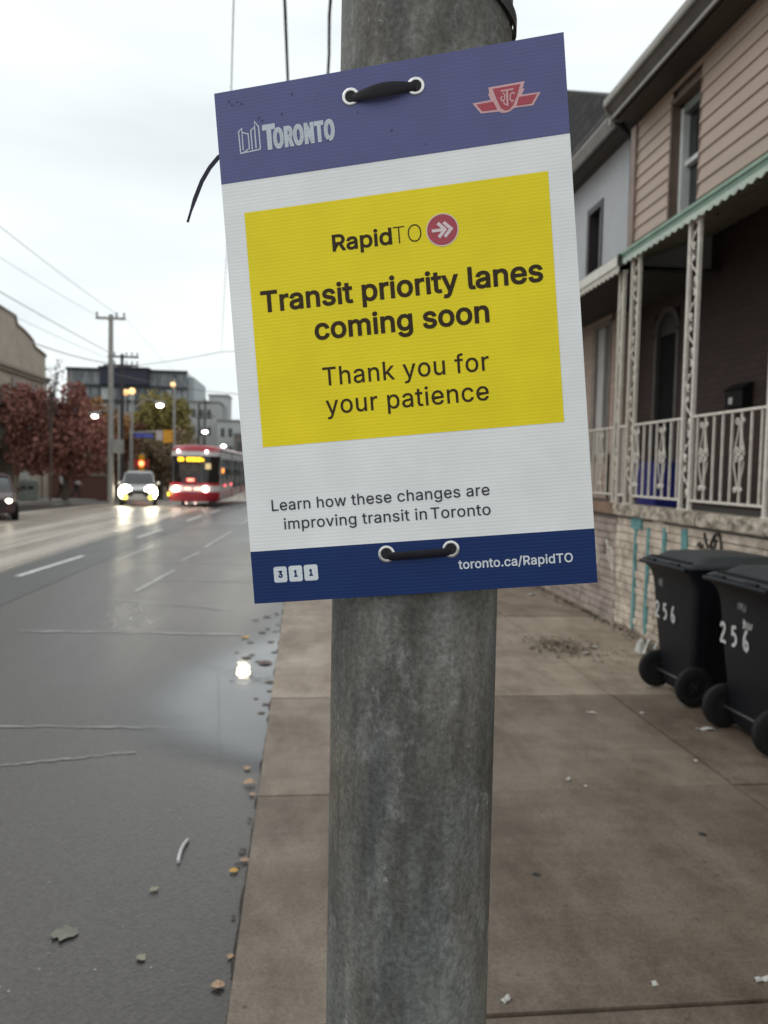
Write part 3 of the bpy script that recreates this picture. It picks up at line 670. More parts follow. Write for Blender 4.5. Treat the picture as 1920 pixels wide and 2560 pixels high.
pv = bpy.data.objects.new('pavement', me); COL.objects.link(pv); tag(pv, kind='structure')
struct(strip(MB(), -.19, 4.2, YS, .1), 'pavement_bed', M('joint dirt', (.035, .03, .024), .95))
_gy = [k*.09 for k in range(-20, 300)]; _gw = [0.010+.016*random.random()**2.2 for _ in _gy]
_gm = MB()
for k in range(len(_gy)-1): _gm.quad((-.203, _gy[k], road_z(_gy[k])+.0095), (-.203, _gy[k+1], road_z(_gy[k+1])+.0095), (-.205-_gw[k+1], _gy[k+1], road_z(_gy[k+1])+.0095), (-.205-_gw[k], _gy[k], road_z(_gy[k])+.0095))
struct(_gm, 'gutter_dirt', M('gutter silt', (.030, .024, .019), .75, var=.5, scale=14, col2=(.06, .05, .04)))
# far pavement
mb = MB()
for a, b in zip(YS[:-1], YS[1:]):
    if 52 <= a < 66: continue
    za, zb = road_z(a), road_z(b)
    mb.hexa([(-13.3, a, za-.1), (-17.0, a, za-.1), (-17.0, b, zb-.1), (-13.3, b, zb-.1), (-13.3, a, za+.13), (-17.0, a, za+.13), (-17.0, b, zb+.13), (-13.3, b, zb+.13)])
struct(mb, 'far_pavement', M('far concrete', (.22, .205, .18), .6, var=.2))

# ================================================================== houses on the right
def boards(mb, X, y0, y1, z0, z1, ex, holes=(), proud=.016):
    """clapboards on a wall that faces -X; each course leans out at its foot"""
    z = z0
    while z < z1-.01:
        zt = min(z+ex, z1); segs = [(y0, y1)]
        for (a, b, c, d) in holes:
            if zt > c+.005 and z < d-.005:
                segs = [s for (p, q) in segs for s in ((p, min(q, a)), (max(p, b), q)) if s[1]-s[0] > .01]
        for p, q in segs:
            mb.quad((X-proud, p, z), (X-proud, q, z), (X, q, zt), (X, p, zt))
            mb.quad((X-proud, p, z), (X+.002, p, z), (X+.002, q, z), (X-proud, q, z))
            for e in (p, q): mb.poly([(X-proud, e, z), (X, e, zt), (X+.01, e, zt), (X+.01, e, z)])
        z = zt
def stone_wall(mb, X, y0, y1, z0, z1, seed, rowh=.086, depth=.12):
    rnd = random.Random(seed); z = z0; k = 0
    while z < z1-.02:
        h = min(rowh*rnd.uniform(.82, 1.18), z1-z)
        if z1-(z+h) < .04: h = z1-z
        y = y0
        while y < y1-.01:
            L = min(rnd.uniform(.24, .60), y1-y)
            if y1-(y+L) < .1: L = y1-y
            pr = rnd.uniform(0, .018); g = rnd.uniform(.002, .0045); a = [rnd.uniform(-.006, .006) for _ in range(4)]
            mb.hexa([(X-pr+a[0], y+g, z+g), (X-pr+a[1], y+L-g, z+g), (X+depth, y+L-g, z+g), (X+depth, y+g, z+g),
                     (X-pr+a[2], y+g, z+h-g), (X-pr+a[3], y+L-g, z+h-g), (X+depth, y+L-g, z+h-g), (X+depth, y+g, z+h-g)])
            y += L
        z += h; k += 1
def scallop(mb, X, y0, y1, ztop, zlow, pitch=.125, th=.012):
    """wavy valance hanging along Y"""
    n = int((y1-y0)/pitch*8); pts = [(X, y0, ztop), (X, y1, ztop)]
    low = []
    for k in range(n+1):
        y = y0+(y1-y0)*k/n; ph = (y/pitch) % 1
        low.append((X, y, zlow+.030*(abs(ph-.5)*2)**1.3))
    for a, b in zip(low[:-1], low[1:]):
        mb.hexa([a, (X+th, a[1], a[2]), (X+th, b[1], b[2]), b, (X, a[1], ztop), (X+th, a[1], ztop), (X+th, b[1], ztop), (X, b[1], ztop)])
def spiral(c, r, turns, a0, n=22, sx=1, sz=1):
    return [(c[0], c[1]+sx*r*(1-.75*k/n)*math.cos(a0+turns*2*math.pi*k/n), c[2]+sz*r*(1-.75*k/n)*math.sin(a0+turns*2*math.pi*k/n)) for k in range(n+1)]
IRON = M('chipped white iron', (.66, .61, .55), .5, var=.14, scale=18, bump=.2)
IRON2 = M('cream iron', (.58, .53, .45), .5, var=.14, scale=18, bump=.2)
def iron_column(parent, X, ya, yb, z0, z1, mat=None):
    mat = mat or IRON
    mb = MB()
    for y in (ya, yb): mb.box(X-.018, X+.018, y-.018, y+.018, z0, z1)
    mb.box(X-.03, X+.03, ya-.03, yb+.03, z0, z0+.012); mb.box(X-.03, X+.03, ya-.03, yb+.03, z1-.03, z1)
    c = mb.build('porch_column', mat, parent, bevel=.004)
    s = MB(); ym = (ya+yb)/2; hw = (yb-ya)/2-.02; z = z0+.12; k = 0
    while z < z1-.25:
        L = .30
        pts = [(X, ym+hw*.85*math.sin(2*math.pi*q/16*1.0)*(1 if k % 2 else -1), z+L*q/16) for q in range(17)]
        s.tube(pts, .007, 5)
        for dz, sg in ((.05, 1), (L-.05, -1)):
            s.tube(spiral((X, ym+sg*hw*.35*(1 if k % 2 else -1), z+dz), .026, 1.4, 1.0, 14), .007, 5)
        s.ball((X, ym, z+L/2), .016, 5); z += L+.02; k += 1
    s.build('scrollwork', mat, c, smooth=True)
    return c
def railing(parent, X, y0, y1, z0, z1, nb, mat=None, orn=(1, 3)):
    """one railing panel along Y: rails, square balusters and scroll ornaments"""
    mat = mat or IRON
    mb = MB()
    mb.box(X-.017, X+.017, y0, y1, z1-.022, z1); mb.box(X-.014, X+.014, y0, y1, z0, z0+.022)
    ys = [y0+(y1-y0)*(k+.5)/nb for k in range(nb)]
    for y in ys: mb.box(X-.0095, X+.0095, y-.0095, y+.0095, z0+.022, z1-.022)
    r = mb.build('railing', mat, parent, bevel=.003)
    for k, y in enumerate(ys):
        if k % 4 not in orn: continue
        zm = (z0+z1)/2; H = (z1-z0); xx = X-.014; s = MB()
        for sg in (-1, 1):
            s.tube([(xx, y+sg*.012, zm+.36*H), (xx, y+sg*.022, zm+.27*H), (xx, y+sg*.062, zm+.10*H), (xx, y+sg*.072, zm+.02*H)], .0055, 5)
            s.tube([(xx, y+sg*.072, zm-.04*H), (xx, y+sg*.060, zm-.12*H), (xx, y+sg*.018, zm-.28*H), (xx, y+sg*.008, zm-.34*H)], .0055, 5)
            for dz, rr in ((.37, .031), (.075, .030), (-.02, .030), (-.34, .027)):
                s.tube(spiral((xx-.004, y+sg*.036, zm+dz*H), rr, 1.35, 0 if sg > 0 else math.pi, 16, 1, sg), .0062, 5)
        s.box(xx-.012, xx+.02, y-.02, y+.02, zm+.02*H, zm+.045*H)
        s.build('scroll_ornament', mat, r, smooth=True)
    return r
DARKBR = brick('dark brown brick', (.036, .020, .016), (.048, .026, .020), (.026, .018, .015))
GLASS = M('dark window glass', (.012, .013, .014), .06, var=.1, spec=.8)
SHINGLE = brick('dark shingles', (.028, .028, .030), (.045, .045, .048), (.018, .018, .019), .22, .13, .9)
SOFF = M('brown soffit', (.050, .036, .028), .6, var=.15, stretch=(1, .2, 1))
STONE = M('painted stone', (.44, .35, .27), .85, var=.30, scale=7, bump=.8, bscale=22, col2=(.68, .58, .48), detail=8)
CONC = M('stained ledge', (.17, .13, .09), .85, var=.5, scale=11, bump=.5, bscale=40, detail=9, col2=(.62, .54, .44), stretch=(1, .9, 1.6))

# ---------------- siding house
H1 = thing('siding_house', 'two storey house in tan horizontal siding with a green scalloped porch canopy', 'house', (3.6, 5.2, 0))
HY0, HY1 = 1.2, 8.36
mb = MB(); boards(mb, 3.62, HY0, 8.36, 4.09, 5.75, .1375, holes=[(7.0, 7.585, 3.9, 5.375)])
mb.build('siding', M('tan siding', (.40, .30, .24), .55, var=.07, scale=1.4, stretch=(1, .4, 3)), H1)
mb = MB(); mb.box(3.66, 3.84, HY0, 7.0, 4.12, 5.75).box(3.66, 3.84, 7.59, 8.36, 4.12, 5.75).box(3.84, 8.6, HY0, 8.36, 4.47, 5.75).box(3.66, 3.84, 7.0, 7.59, 5.38, 5.75).box(3.66, 3.84, 7.0, 7.59, 4.10, 4.135)
mb.build('wall_core', M('sheathing', (.16, .12, .10), .9), H1)
MB().box(3.585, 3.66, 8.365, 8.50, 4.0, 5.50).build('corner_trim', M('brown corner trim', (.24, .17, .14), .55), H1, bevel=.005)
# sash window set deep in a brown reveal
wn1 = MB().box(3.607, 3.70, 7.565, 7.60, 4.14, 5.36).box(3.607, 3.70, 6.985, 7.005, 4.14, 5.36).box(3.607, 3.70, 6.985, 7.60, 5.335, 5.375).build('window', M('brown window casing', (.13, .085, .065), .6), H1)
WF = M('white vinyl', (.60, .61, .60), .4, var=.08)
WFG = M('grey green sash', (.13, .14, .12), .5, var=.1)
mb = MB().box(3.70, 3.80, 7.51, 7.565, 4.14, 5.30).box(3.70, 3.80, 7.005, 7.05, 4.14, 5.30)
fr = mb.build('frame', WF, wn1, bevel=.004)
MB().box(3.705, 3.80, 7.05, 7.51, 5.235, 5.332).build('sash_head', WFG, wn1, bevel=.004)
MB().box(3.735, 3.80, 7.05, 7.51, 4.725, 4.775).build('meeting_rail', WF, wn1, bevel=.004)
MB().box(3.792, 3.80, 7.05, 7.51, 4.14, 4.725).build('pane', GLASS, wn1)
MB().box(3.772, 3.78, 7.05, 7.51, 4.775, 5.235).build('pane', GLASS, wn1)
# eave: soffit, gutter, roof
MB().box(3.37, 3.66, HY0, 8.36, 5.52, 5.545).build('soffit', SOFF, H1)
MB().box(3.345, 3.369, HY0, 8.36, 5.50, 5.70).build('fascia', SOFF, H1)
mb = MB()
GUTM = M('grey metal gutter', (.27, .25, .225), .45, var=.12, scale=4)
mb.prism([(x, HY0, z) for x, z in ((3.205, 5.725), (3.205, 5.665), (3.215, 5.645), (3.235, 5.645), (3.235, 5.66), (3.222, 5.68), (3.222, 5.725))], (0, 8.37-HY0, 0))
gut = mb.build('gutter', GUTM, H1)
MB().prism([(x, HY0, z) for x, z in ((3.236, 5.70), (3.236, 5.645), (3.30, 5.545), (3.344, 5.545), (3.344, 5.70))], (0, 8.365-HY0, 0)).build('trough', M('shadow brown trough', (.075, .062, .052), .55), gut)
MB().box(3.283, 3.303, HY0, 8.36, 5.512, 5.542).build('gutter_lip', GUTM, gut)
MB().prism([(x, 8.371, z) for x, z in ((3.344, 5.71), (3.344, 5.545), (3.28, 5.512), (3.205, 5.66), (3.205, 5.725))], (0, .006, 0)).build('end_cap', GUTM, gut)
MB().box(3.275, 3.315, 8.33, 8.385, 5.46, 5.56).build('bracket', GUTM, gut)
MB().prism([(3.24, HY0-.1, 5.72), (3.24, 8.38, 5.72), (7.2, 8.38, 8.35), (7.2, HY0-.1, 8.35)], (.03, 0, .06)).build('roof', SHINGLE, H1)
# canopy over the porch: green fascia, pale valance, ribbed underside
GREEN = M('green metal trim', (.125, .215, .15), .45, var=.1); PGREEN = M('pale green valance', (.42, .48, .41), .5, var=.12, scale=9)
cn = MB().prism([(3.44, HY0, 4.005), (3.44, HY0, 4.075), (3.49, HY0, 4.10), (3.60, HY0, 4.155), (3.612, HY0, 4.135), (3.50, HY0, 4.02)], (0, 8.42-HY0, 0)).build('porch_canopy', GREEN, H1)
MB().box(3.428, 3.4395, HY0, 8.42, 4.052, 4.085).build('drip_edge', M('light green trim', (.20, .30, .225), .45), cn)
mb = MB(); scallop(mb, 3.441, HY0, 8.40, 4.004, 3.935); mb.build('valance', PGREEN, cn)
mb = MB(); y = HY0
while y < 10.4:
    mb.hexa([(3.47, y, 3.972), (4.6, y, 4.39), (4.6, y+.10, 4.39), (3.47, y+.10, 3.972), (3.47, y, 4.0), (4.6, y, 4.418), (4.6, y+.10, 4.418), (3.47, y+.10, 4.0)])
    mb.hexa([(3.47, y+.10, 3.996), (4.6, y+.10, 4.414), (4.6, y+.20, 4.414), (3.47, y+.20, 3.996), (3.47, y+.10, 4.02), (4.6, y+.10, 4.438), (4.6, y+.20, 4.438), (3.47, y+.20, 4.02)])
    y += .20
mb.build('ribbed_soffit', M('dark ribbed metal', (.30, .285, .225), .5, var=.12), cn)
# porch: back wall, floor, stone base, ledge
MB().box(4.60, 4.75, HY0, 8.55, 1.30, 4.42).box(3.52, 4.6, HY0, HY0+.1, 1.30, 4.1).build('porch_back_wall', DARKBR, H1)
MB().box(3.50, 4.60, HY0, 8.40, 1.18, 1.312).build('porch_floor', M('grey porch floor', (.10, .092, .08), .8, bump=.2), H1)
mb = MB(); stone_wall(mb, 3.515, HY0, 8.30, .0, 1.205, 3)
base = mb.build('stone_base', STONE, H1, bevel=.006, segs=1)
MB().box(3.535, 3.70, HY0, 8.30, 0, 1.18).build('mortar_backing', M('dark mortar', (.13, .105, .085), .95), base)
LEDGE = M('stained ledge', (0, 0, 0))
mb = MB(); yy = HY0
for L in (1.9, 1.75, 1.62, 1.83):
    mb.box(3.445, 3.66, yy+.004, min(8.30, yy+L), 1.208, 1.338); yy += L
mb.build('ledge', LEDGE, H1, bevel=.012)
# painted turquoise drips and a black scrawl on the stones
TURQ = M('turquoise paint', (.075, .27, .29), .7, var=.3, scale=11, col2=(.16, .33, .33))
def wallstroke(pts, wd, parent, name, mat, X=3.492):
    V, F = ribbon(pts, wd); m = MB(); m.v = [(X, a, b) for a, b in V]; m.f = F
    m2 = MB(); n = len(m.v); m2.v = m.v+[(x+.035, y, z) for x, y, z in m.v]; m2.f = [tuple(f) for f in F]+[tuple(i+n for i in reversed(f)) for f in F]
    for k in range(0, n-2, 2):
        m2.f += [(k, k+2, k+2+n, k+n), (k+1, k+1+n, k+3+n, k+3)]
    m2.f += [(0, n, n+1, 1), (n-2, n-1, 2*n-1, 2*n-2)]
    return m2.build(name, mat, parent)
def drip(y, z0, z1, wd): return [(y+random.uniform(-.008, .008), z0+(z1-z0)*k/6) for k in range(7)]
for y, z0, z1, wd in ((7.79, 1.19, .02, [.055, .05, .05, .05, .06, .055, .05]), (7.49, 1.12, .03, [.05, .05, .06, .045, .06, .07, .05]), (7.15, 1.15, .45, [.05, .06, .055, .05, .045, .04, .03]), (6.745, 1.165, .60, [.09, .10, .10, .085, .07, .05, .03])):
    wallstroke(drip(y, z0, z1, wd), wd, base, 'paint_drip', TURQ)
wallstroke([(7.90, 1.15), (7.65, 1.15)], .12, base, 'paint_drip', TURQ, 3.490)
BLK = M('black spray paint', (.035, .030, .026), .7, var=.4, scale=20)
wallstroke([(6.40, 1.16), (6.37, 1.09), (6.33, 1.04), (6.29, 1.06), (6.25, 1.12), (6.215, 1.165), (6.17, 1.17), (6.13, 1.13), (6.115, 1.07), (6.11, 1.00)], .016, base, 'scrawl', BLK, 3.489)
wallstroke([(6.28, 1.08), (6.26, 1.02), (6.22, 1.05), (6.20, 1.12)], .014, base, 'scrawl', BLK, 3.488)
wallstroke([(6.50, 1.04), (6.47, 1.06), (6.45, 1.03), (6.41, 1.05)], .018, base, 'scrawl', BLK, 3.487)
PALEP = M('faded pale spray paint', (.60, .55, .49), .7, var=.2, scale=20)
# columns and railings
iron_column(H1, 3.50, 7.93, 8.10, 1.338, 3.99, IRON2)
iron_column(H1, 3.50, 6.69, 6.86, 1.338, 3.99)
iron_column(H1, 3.50, 5.40, 5.53, 1.338, 3.99)
iron_column(H1, 3.50, 3.90, 4.03, 1.338, 3.99)
railing(H1, 3.505, 6.88, 7.91, 1.42, 2.195, 7, orn=(2,))
railing(H1, 3.505, 5.55, 6.67, 1.42, 2.200, 8, orn=(2,))
railing(H1, 3.505, 4.05, 5.38, 1.42, 2.200, 9, orn=(2,))
railing(H1, 3.505, 8.12, 8.29, 1.42, 2.195, 1, orn=())
# things on the porch
t = thing('storage_bin', 'bright blue plastic box on the porch behind the white railing', 'storage box', (3.8, 7.95, 1.312))
BLUE = M('blue plastic', (.018, .022, .20), .5, var=.1)
mb = MB(); mb.hexa([(3.68, 7.76, 1.314), (3.93, 7.76, 1.314), (3.93, 8.20, 1.314), (3.68, 8.20, 1.314), (3.665, 7.74, 1.78), (3.95, 7.74, 1.78), (3.95, 8.22, 1.78), (3.665, 8.22, 1.78)])
mb.build('box', BLUE, t, bevel=.012)
MB().box(3.655, 3.96, 7.73, 8.23, 1.782, 1.80).build('rim', BLUE, t, bevel=.006)
for y in (7.88, 8.08): MB().box(3.658, 3.672, y-.012, y+.012, 1.40, 1.77).build('rib', BLUE, t)
t = thing('mailbox', 'small black mailbox with a pale number plate on the dark porch wall', 'mailbox', (4.55, 7.72, 2.35))
MB().prism([(4.598, 7.56, 2.38), (4.598, 7.56, 2.60), (4.56, 7.56, 2.62), (4.48, 7.56, 2.56), (4.48, 7.56, 2.38)], (0, .34, 0)).build('box', M('black enamel', (.006, .006, .006), .7, spec=.2), t, bevel=.006)
MB().prism([(4.60, 7.55, 2.625), (4.57, 7.55, 2.64), (4.465, 7.55, 2.572), (4.47, 7.55, 2.56)], (0, .36, 0)).build('flap', M('black enamel', (0, 0, 0)), t)
MB().box(4.474, 4.479, 7.74, 7.81, 2.42, 2.49).build('number_plate', M('pale plate', (.42, .42, .40), .5, var=.35, scale=70), t)

# ---------------- grey stucco house next door
H2 = thing('stucco_house', 'grey stucco house beyond the tan siding house, with a white scalloped porch fascia', 'house', (3.75, 10.5, 0))
G0, G1 = 8.52, 13.4
STUC = M('grey stucco', (.42, .428, .445), .85, var=.06, scale=3, bump=.3, bscale=90)
mb = MB()
mb.box(3.75, 3.9, G0, 9.66, 4.02, 5.62).box(3.75, 3.9, 10.20, G1, 4.02, 5.62).box(3.75, 3.9, 9.66, 10.20, 5.16, 5.62).box(3.75, 3.9, 9.66, 10.20, 4.02, 4.10)
mb.box(3.9, 8.6, G0, 9.66, 4.02, 5.62).box(3.9, 8.6, 10.2, G1, 4.02, 5.62).box(4.0, 8.6, 9.66, 10.2, 4.02, 5.62)
mb.build('stucco_wall', STUC, H2)
wn2 = MB().box(3.735, 3.89, 10.12, 10.20, 4.10, 5.16).box(3.735, 3.89, 9.66, 9.72, 4.10, 5.16).box(3.735, 3.89, 9.72, 10.12, 5.08, 5.16).build('window', M('dark window frame', (.035, .028, .032), .5), H2)
MB().box(3.87, 3.88, 9.72, 10.12, 4.10, 5.08).build('pane', GLASS, wn2)
MB().box(3.80, 3.868, 9.88, 9.91, 4.10, 5.08).build('mullion', M('grey mullion', (.16, .17, .16), .5), wn2)
# eaves and hipped roof
MB().box(3.52, 3.75, G0-.05, G1, 5.60, 5.625).build('soffit', SOFF, H2)
mb = MB().prism([(3.50, G0-.05, 5.60), (3.50, G0-.05, 5.74), (3.43, G0-.05, 5.78), (3.42, G0-.05, 5.72), (3.46, G0-.05, 5.60)], (0, G1-G0+.05, 0))
gt = mb.build('gutter', M('weathered gutter', (.17, .155, .14), .5, var=.2, scale=5), H2)
MB().box(3.415, 3.50, G0-.05, G1, 5.782, 5.81).build('gutter_lip', M('maroon flashing', (.045, .022, .024), .5), gt)
MB().tube([(3.44, 8.50, 5.69), (3.44, 8.60, 5.62), (3.56, 8.64, 5.56), (3.69, 8.68, 5.46), (3.70, 8.68, 4.2)], .035, 8).build('downspout', M('dark downspout', (.022, .018, .028), .5), H2)
rf = MB(); ry = 11.0; rz = 7.12
rf.poly([(3.43, G0-.1, 5.80), (3.30, ry, rz), (8.8, ry, rz), (8.8, G0-.1, 5.80)]).poly([(3.43, G1+.1, 5.80), (8.8, G1+.1, 5.80), (8.8, ry, rz), (3.30, ry, rz)]).poly([(3.43, G0-.1, 5.80), (3.43, G1+.1, 5.80), (3.30, ry, rz)])
rf.build('roof', brick('charcoal shingles', (.035, .036, .036), (.055, .056, .054), (.022, .022, .022), .25, .12, .95), H2)
# porch roof, white fascia and valance
cn = MB().prism([(3.40, 8.28, 4.03), (3.40, 8.28, 4.06), (3.75, 8.28, 4.24), (3.75, 8.28, 4.20)], (0, G1-8.28, 0)).build('porch_canopy', M('grey felt roof', (.075, .068, .066), .85), H2)
MB().box(3.385, 3.399, 8.29, G1, 3.935, 4.045).build('fascia', M('white fascia', (.60, .58, .52), .5, var=.08), cn)
mb = MB(); scallop(mb, 3.40, 8.27, G1, 3.935, 3.85); mb.build('valance', M('cream valance', (.50, .46, .40), .55, var=.1), cn)
MB().box(3.42, 3.50, 8.26, 8.29, 3.94, 4.03).build('end_board', M('dark end board', (.05, .045, .04), .6), cn)
MB().prism([(3.42, 8.30, 3.88), (3.42, 8.30, 3.90), (4.6, 8.30, 3.95), (4.6, 8.30, 3.92)], (0, G1-8.3, 0)).build('porch_ceiling', M('dark porch ceiling', (.050, .046, .040), .7), cn)
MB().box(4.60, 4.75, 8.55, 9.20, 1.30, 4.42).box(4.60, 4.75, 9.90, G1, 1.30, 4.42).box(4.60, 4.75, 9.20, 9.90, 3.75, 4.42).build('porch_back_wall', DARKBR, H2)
# arched door with its frame
df = MB()
for y in (9.20, 9.80): df.box(4.585, 4.70, y, y+.07, 1.30, 3.50)
a_ = arc((4.585, 9.535, 3.47), .335, math.pi, 0, 14); b_ = arc((4.585, 9.535, 3.47), .265, math.pi, 0, 14)
for k in range(14):
    df.hexa([a_[k], a_[k+1], b_[k+1], b_[k], *[(4.70, p[1], p[2]) for p in (a_[k], a_[k+1], b_[k+1], b_[k])]])
dr = df.build('door_frame', M('dull grey door frame', (.065, .055, .050), .6), H2)
MB().box(4.64, 4.68, 9.27, 9.80, 1.30, 3.46).build('door', M('near black door', (.006, .0055, .0055), .8, spec=.15), dr, bevel=.004)
tr_ = MB(); pts = arc((4.64, 9.535, 3.47), .265, 0, math.pi, 14); tr_.prism(pts, (.04, 0, 0)); tr_.build('transom', M('dim transom', (.05, .043, .04), .3), dr)
MB().ball((4.62, 9.33, 2.25), .03, 8).build('knob', M('brass', (.35, .25, .1), .35, metal=1), dr, smooth=True)
# brick bay with a white framed window
PB = brick('pink brick', (.36, .25, .20), (.42, .30, .245), (.30, .25, .22))
MB().box(4.28, 4.6, 11.22, 11.75, 1.30, 3.95).box(4.28, 4.6, 10.46, 11.22, 1.30, 1.95).box(4.28, 4.6, 10.46, 11.22, 3.80, 3.95).box(4.28, 4.6, 10.40, 10.55, 1.30, 3.95).build('bay', PB, H2)
bw = MB().box(4.262, 4.40, 11.10, 11.23, 1.93, 3.84).box(4.262, 4.40, 10.545, 10.60, 1.93, 3.84).box(4.262, 4.40, 10.60, 11.10, 3.76, 3.84).box(4.25, 4.40, 10.545, 11.23, 1.86, 1.935).build('window', M('taupe casing', (.20, .165, .14), .6), H2)
MB().box(4.30, 4.37, 10.86, 11.10, 1.935, 3.76).build('blind', M('grey white blind', (.42, .40, .38), .6, var=.06), bw)
MB().box(4.36, 4.37, 10.60, 10.86, 1.935, 3.76).build('pane', GLASS, bw)
MB().box(3.51, 4.60, 8.40, G1, 1.18, 1.312).build('porch_floor', M('grey porch floor', (0, 0, 0)), H2)
mb = MB(); stone_wall(mb, 3.515, 8.31, G1, -.02, 1.205, 11, .084)
b2 = mb.build('stone_base', M('pinkish stone', (.30, .235, .20), .85, var=.28, scale=4, bump=.5, col2=(.40, .33, .29)), H2, bevel=.006, segs=1)
MB().box(3.535, 3.70, 8.31, G1, -.02, 1.18).build('mortar_backing', M('dark mortar', (0, 0, 0)), b2)
for k in range(9):
    y = 8.45+.42*k; s_ = [(y+.13*math.cos(q*.7+k)*(.5+.06*q), .72+.22*math.sin(q*.9+k)*(.4+.05*q)) for q in range(10)]
    wallstroke(s_, .014, b2, 'faded_scrawl', PALEP, 3.490-.0006*k)
MB().box(3.445, 3.66, 8.305, G1, 1.208, 1.338).build('ledge', M('brown brick ledge', (.20, .125, .085), .8, var=.35, scale=6, bump=.3), H2, bevel=.01)
iron_column(H2, 3.50, 8.315, 8.425, 1.338, 3.90, IRON2)
railing(H2, 3.505, 8.45, 9.85, 1.42, 2.195, 10, IRON2, orn=(2,))
railing(H2, 3.505, 9.88, 11.3, 1.42, 2.195, 10, IRON2, orn=(2,))
# ---------------- row beyond, mostly behind the notice
for i, (y0, y1, hh, col, lab) in enumerate(((13.6, 19.5, 7.2, (.17, .08, .06), 'red brick house third along the right pavement, mostly behind the notice'), (19.8, 27, 6.4, (.30, .26, .22), 'buff house fourth along the right pavement, hidden behind the notice'))):
    hh_ = thing('brick_house', lab, 'house', (4, (y0+y1)/2, 0), 'houses further along the right side')
    MB().box(4.0, 9, y0, y1, -.4, hh).build('wall', brick('row brick %d' % i, col, [c*1.2 for c in col], [c*.8 for c in col]), hh_)
    ym = (y0+y1)/2
    MB().prism([(3.8, y0-.1, hh), (3.8, y1+.1, hh), (3.8, ym, hh+2.1)], (5.4, 0, 0)).build('roof', SHINGLE, hh_)
    for (a, z) in ((.25, 1.2), (.7, 1.2), (.25, 4.1), (.7, 4.1)):
        y = y0+(y1-y0)*a
        f = MB().box(3.96, 4.02, y-.5, y+.5, z, z+1.6).build('window', WF, hh_)
        MB().box(3.945, 3.965, y-.42, y+.42, z+.08, z+1.52).build('pane', GLASS, f)

# ================================================================== wheelie bins
BINM = M('black bin plastic', (.0055, .006, .009), .5, spec=.3, var=.2, scale=4, bump=.12, bscale=160)
LIDM = M('grey bin lid', (.040, .044, .048), .48, spec=.4, var=.16, scale=5, bump=.12, bscale=160)
RUB = M('black tyre', (.009, .0085, .0085), .75, var=.2, spec=.3)
CHALK = M('white brush paint', (.50, .50, .49), .75, var=.25, scale=60)
CHALK2 = M('smeared pale paint', (.17, .17, .17), .8, var=.5, scale=80)
def stroke_on_back(strokes, z0, y0, hgt, wd, parent, name, mat):
    vf = merge(*[ribbon([(y0-p[0]*hgt, z0+p[1]*hgt) for p in s], wd) for s in strokes])
    m = MB(); m.f = list(vf[1]); m.v = [(back_x(b)-.0035, a, b) for a, b in vf[0]]
    return m.build(name, mat, parent, off=(0, 0, 0))
def back_x(z): return .045-.06*z if z < .85 else -.006
DIG = {'2': [[(0, .78), (.06, .95), (.2, 1), (.32, .92), (.34, .74), (.26, .55), (.10, .30), (.0, .08), (.0, .03), (.2, .05), (.42, .0)]],
       '5': [[(.36, .98), (.06, .94), (.04, .58), (.2, .62), (.32, .5), (.34, .3), (.26, .1), (.1, .0), (.0, .06)]],
       '6': [[(.30, 1.0), (.16, .84), (.05, .55), (.02, .28), (.10, .05), (.24, .0), (.34, .14), (.33, .34), (.22, .45), (.08, .38)]]}
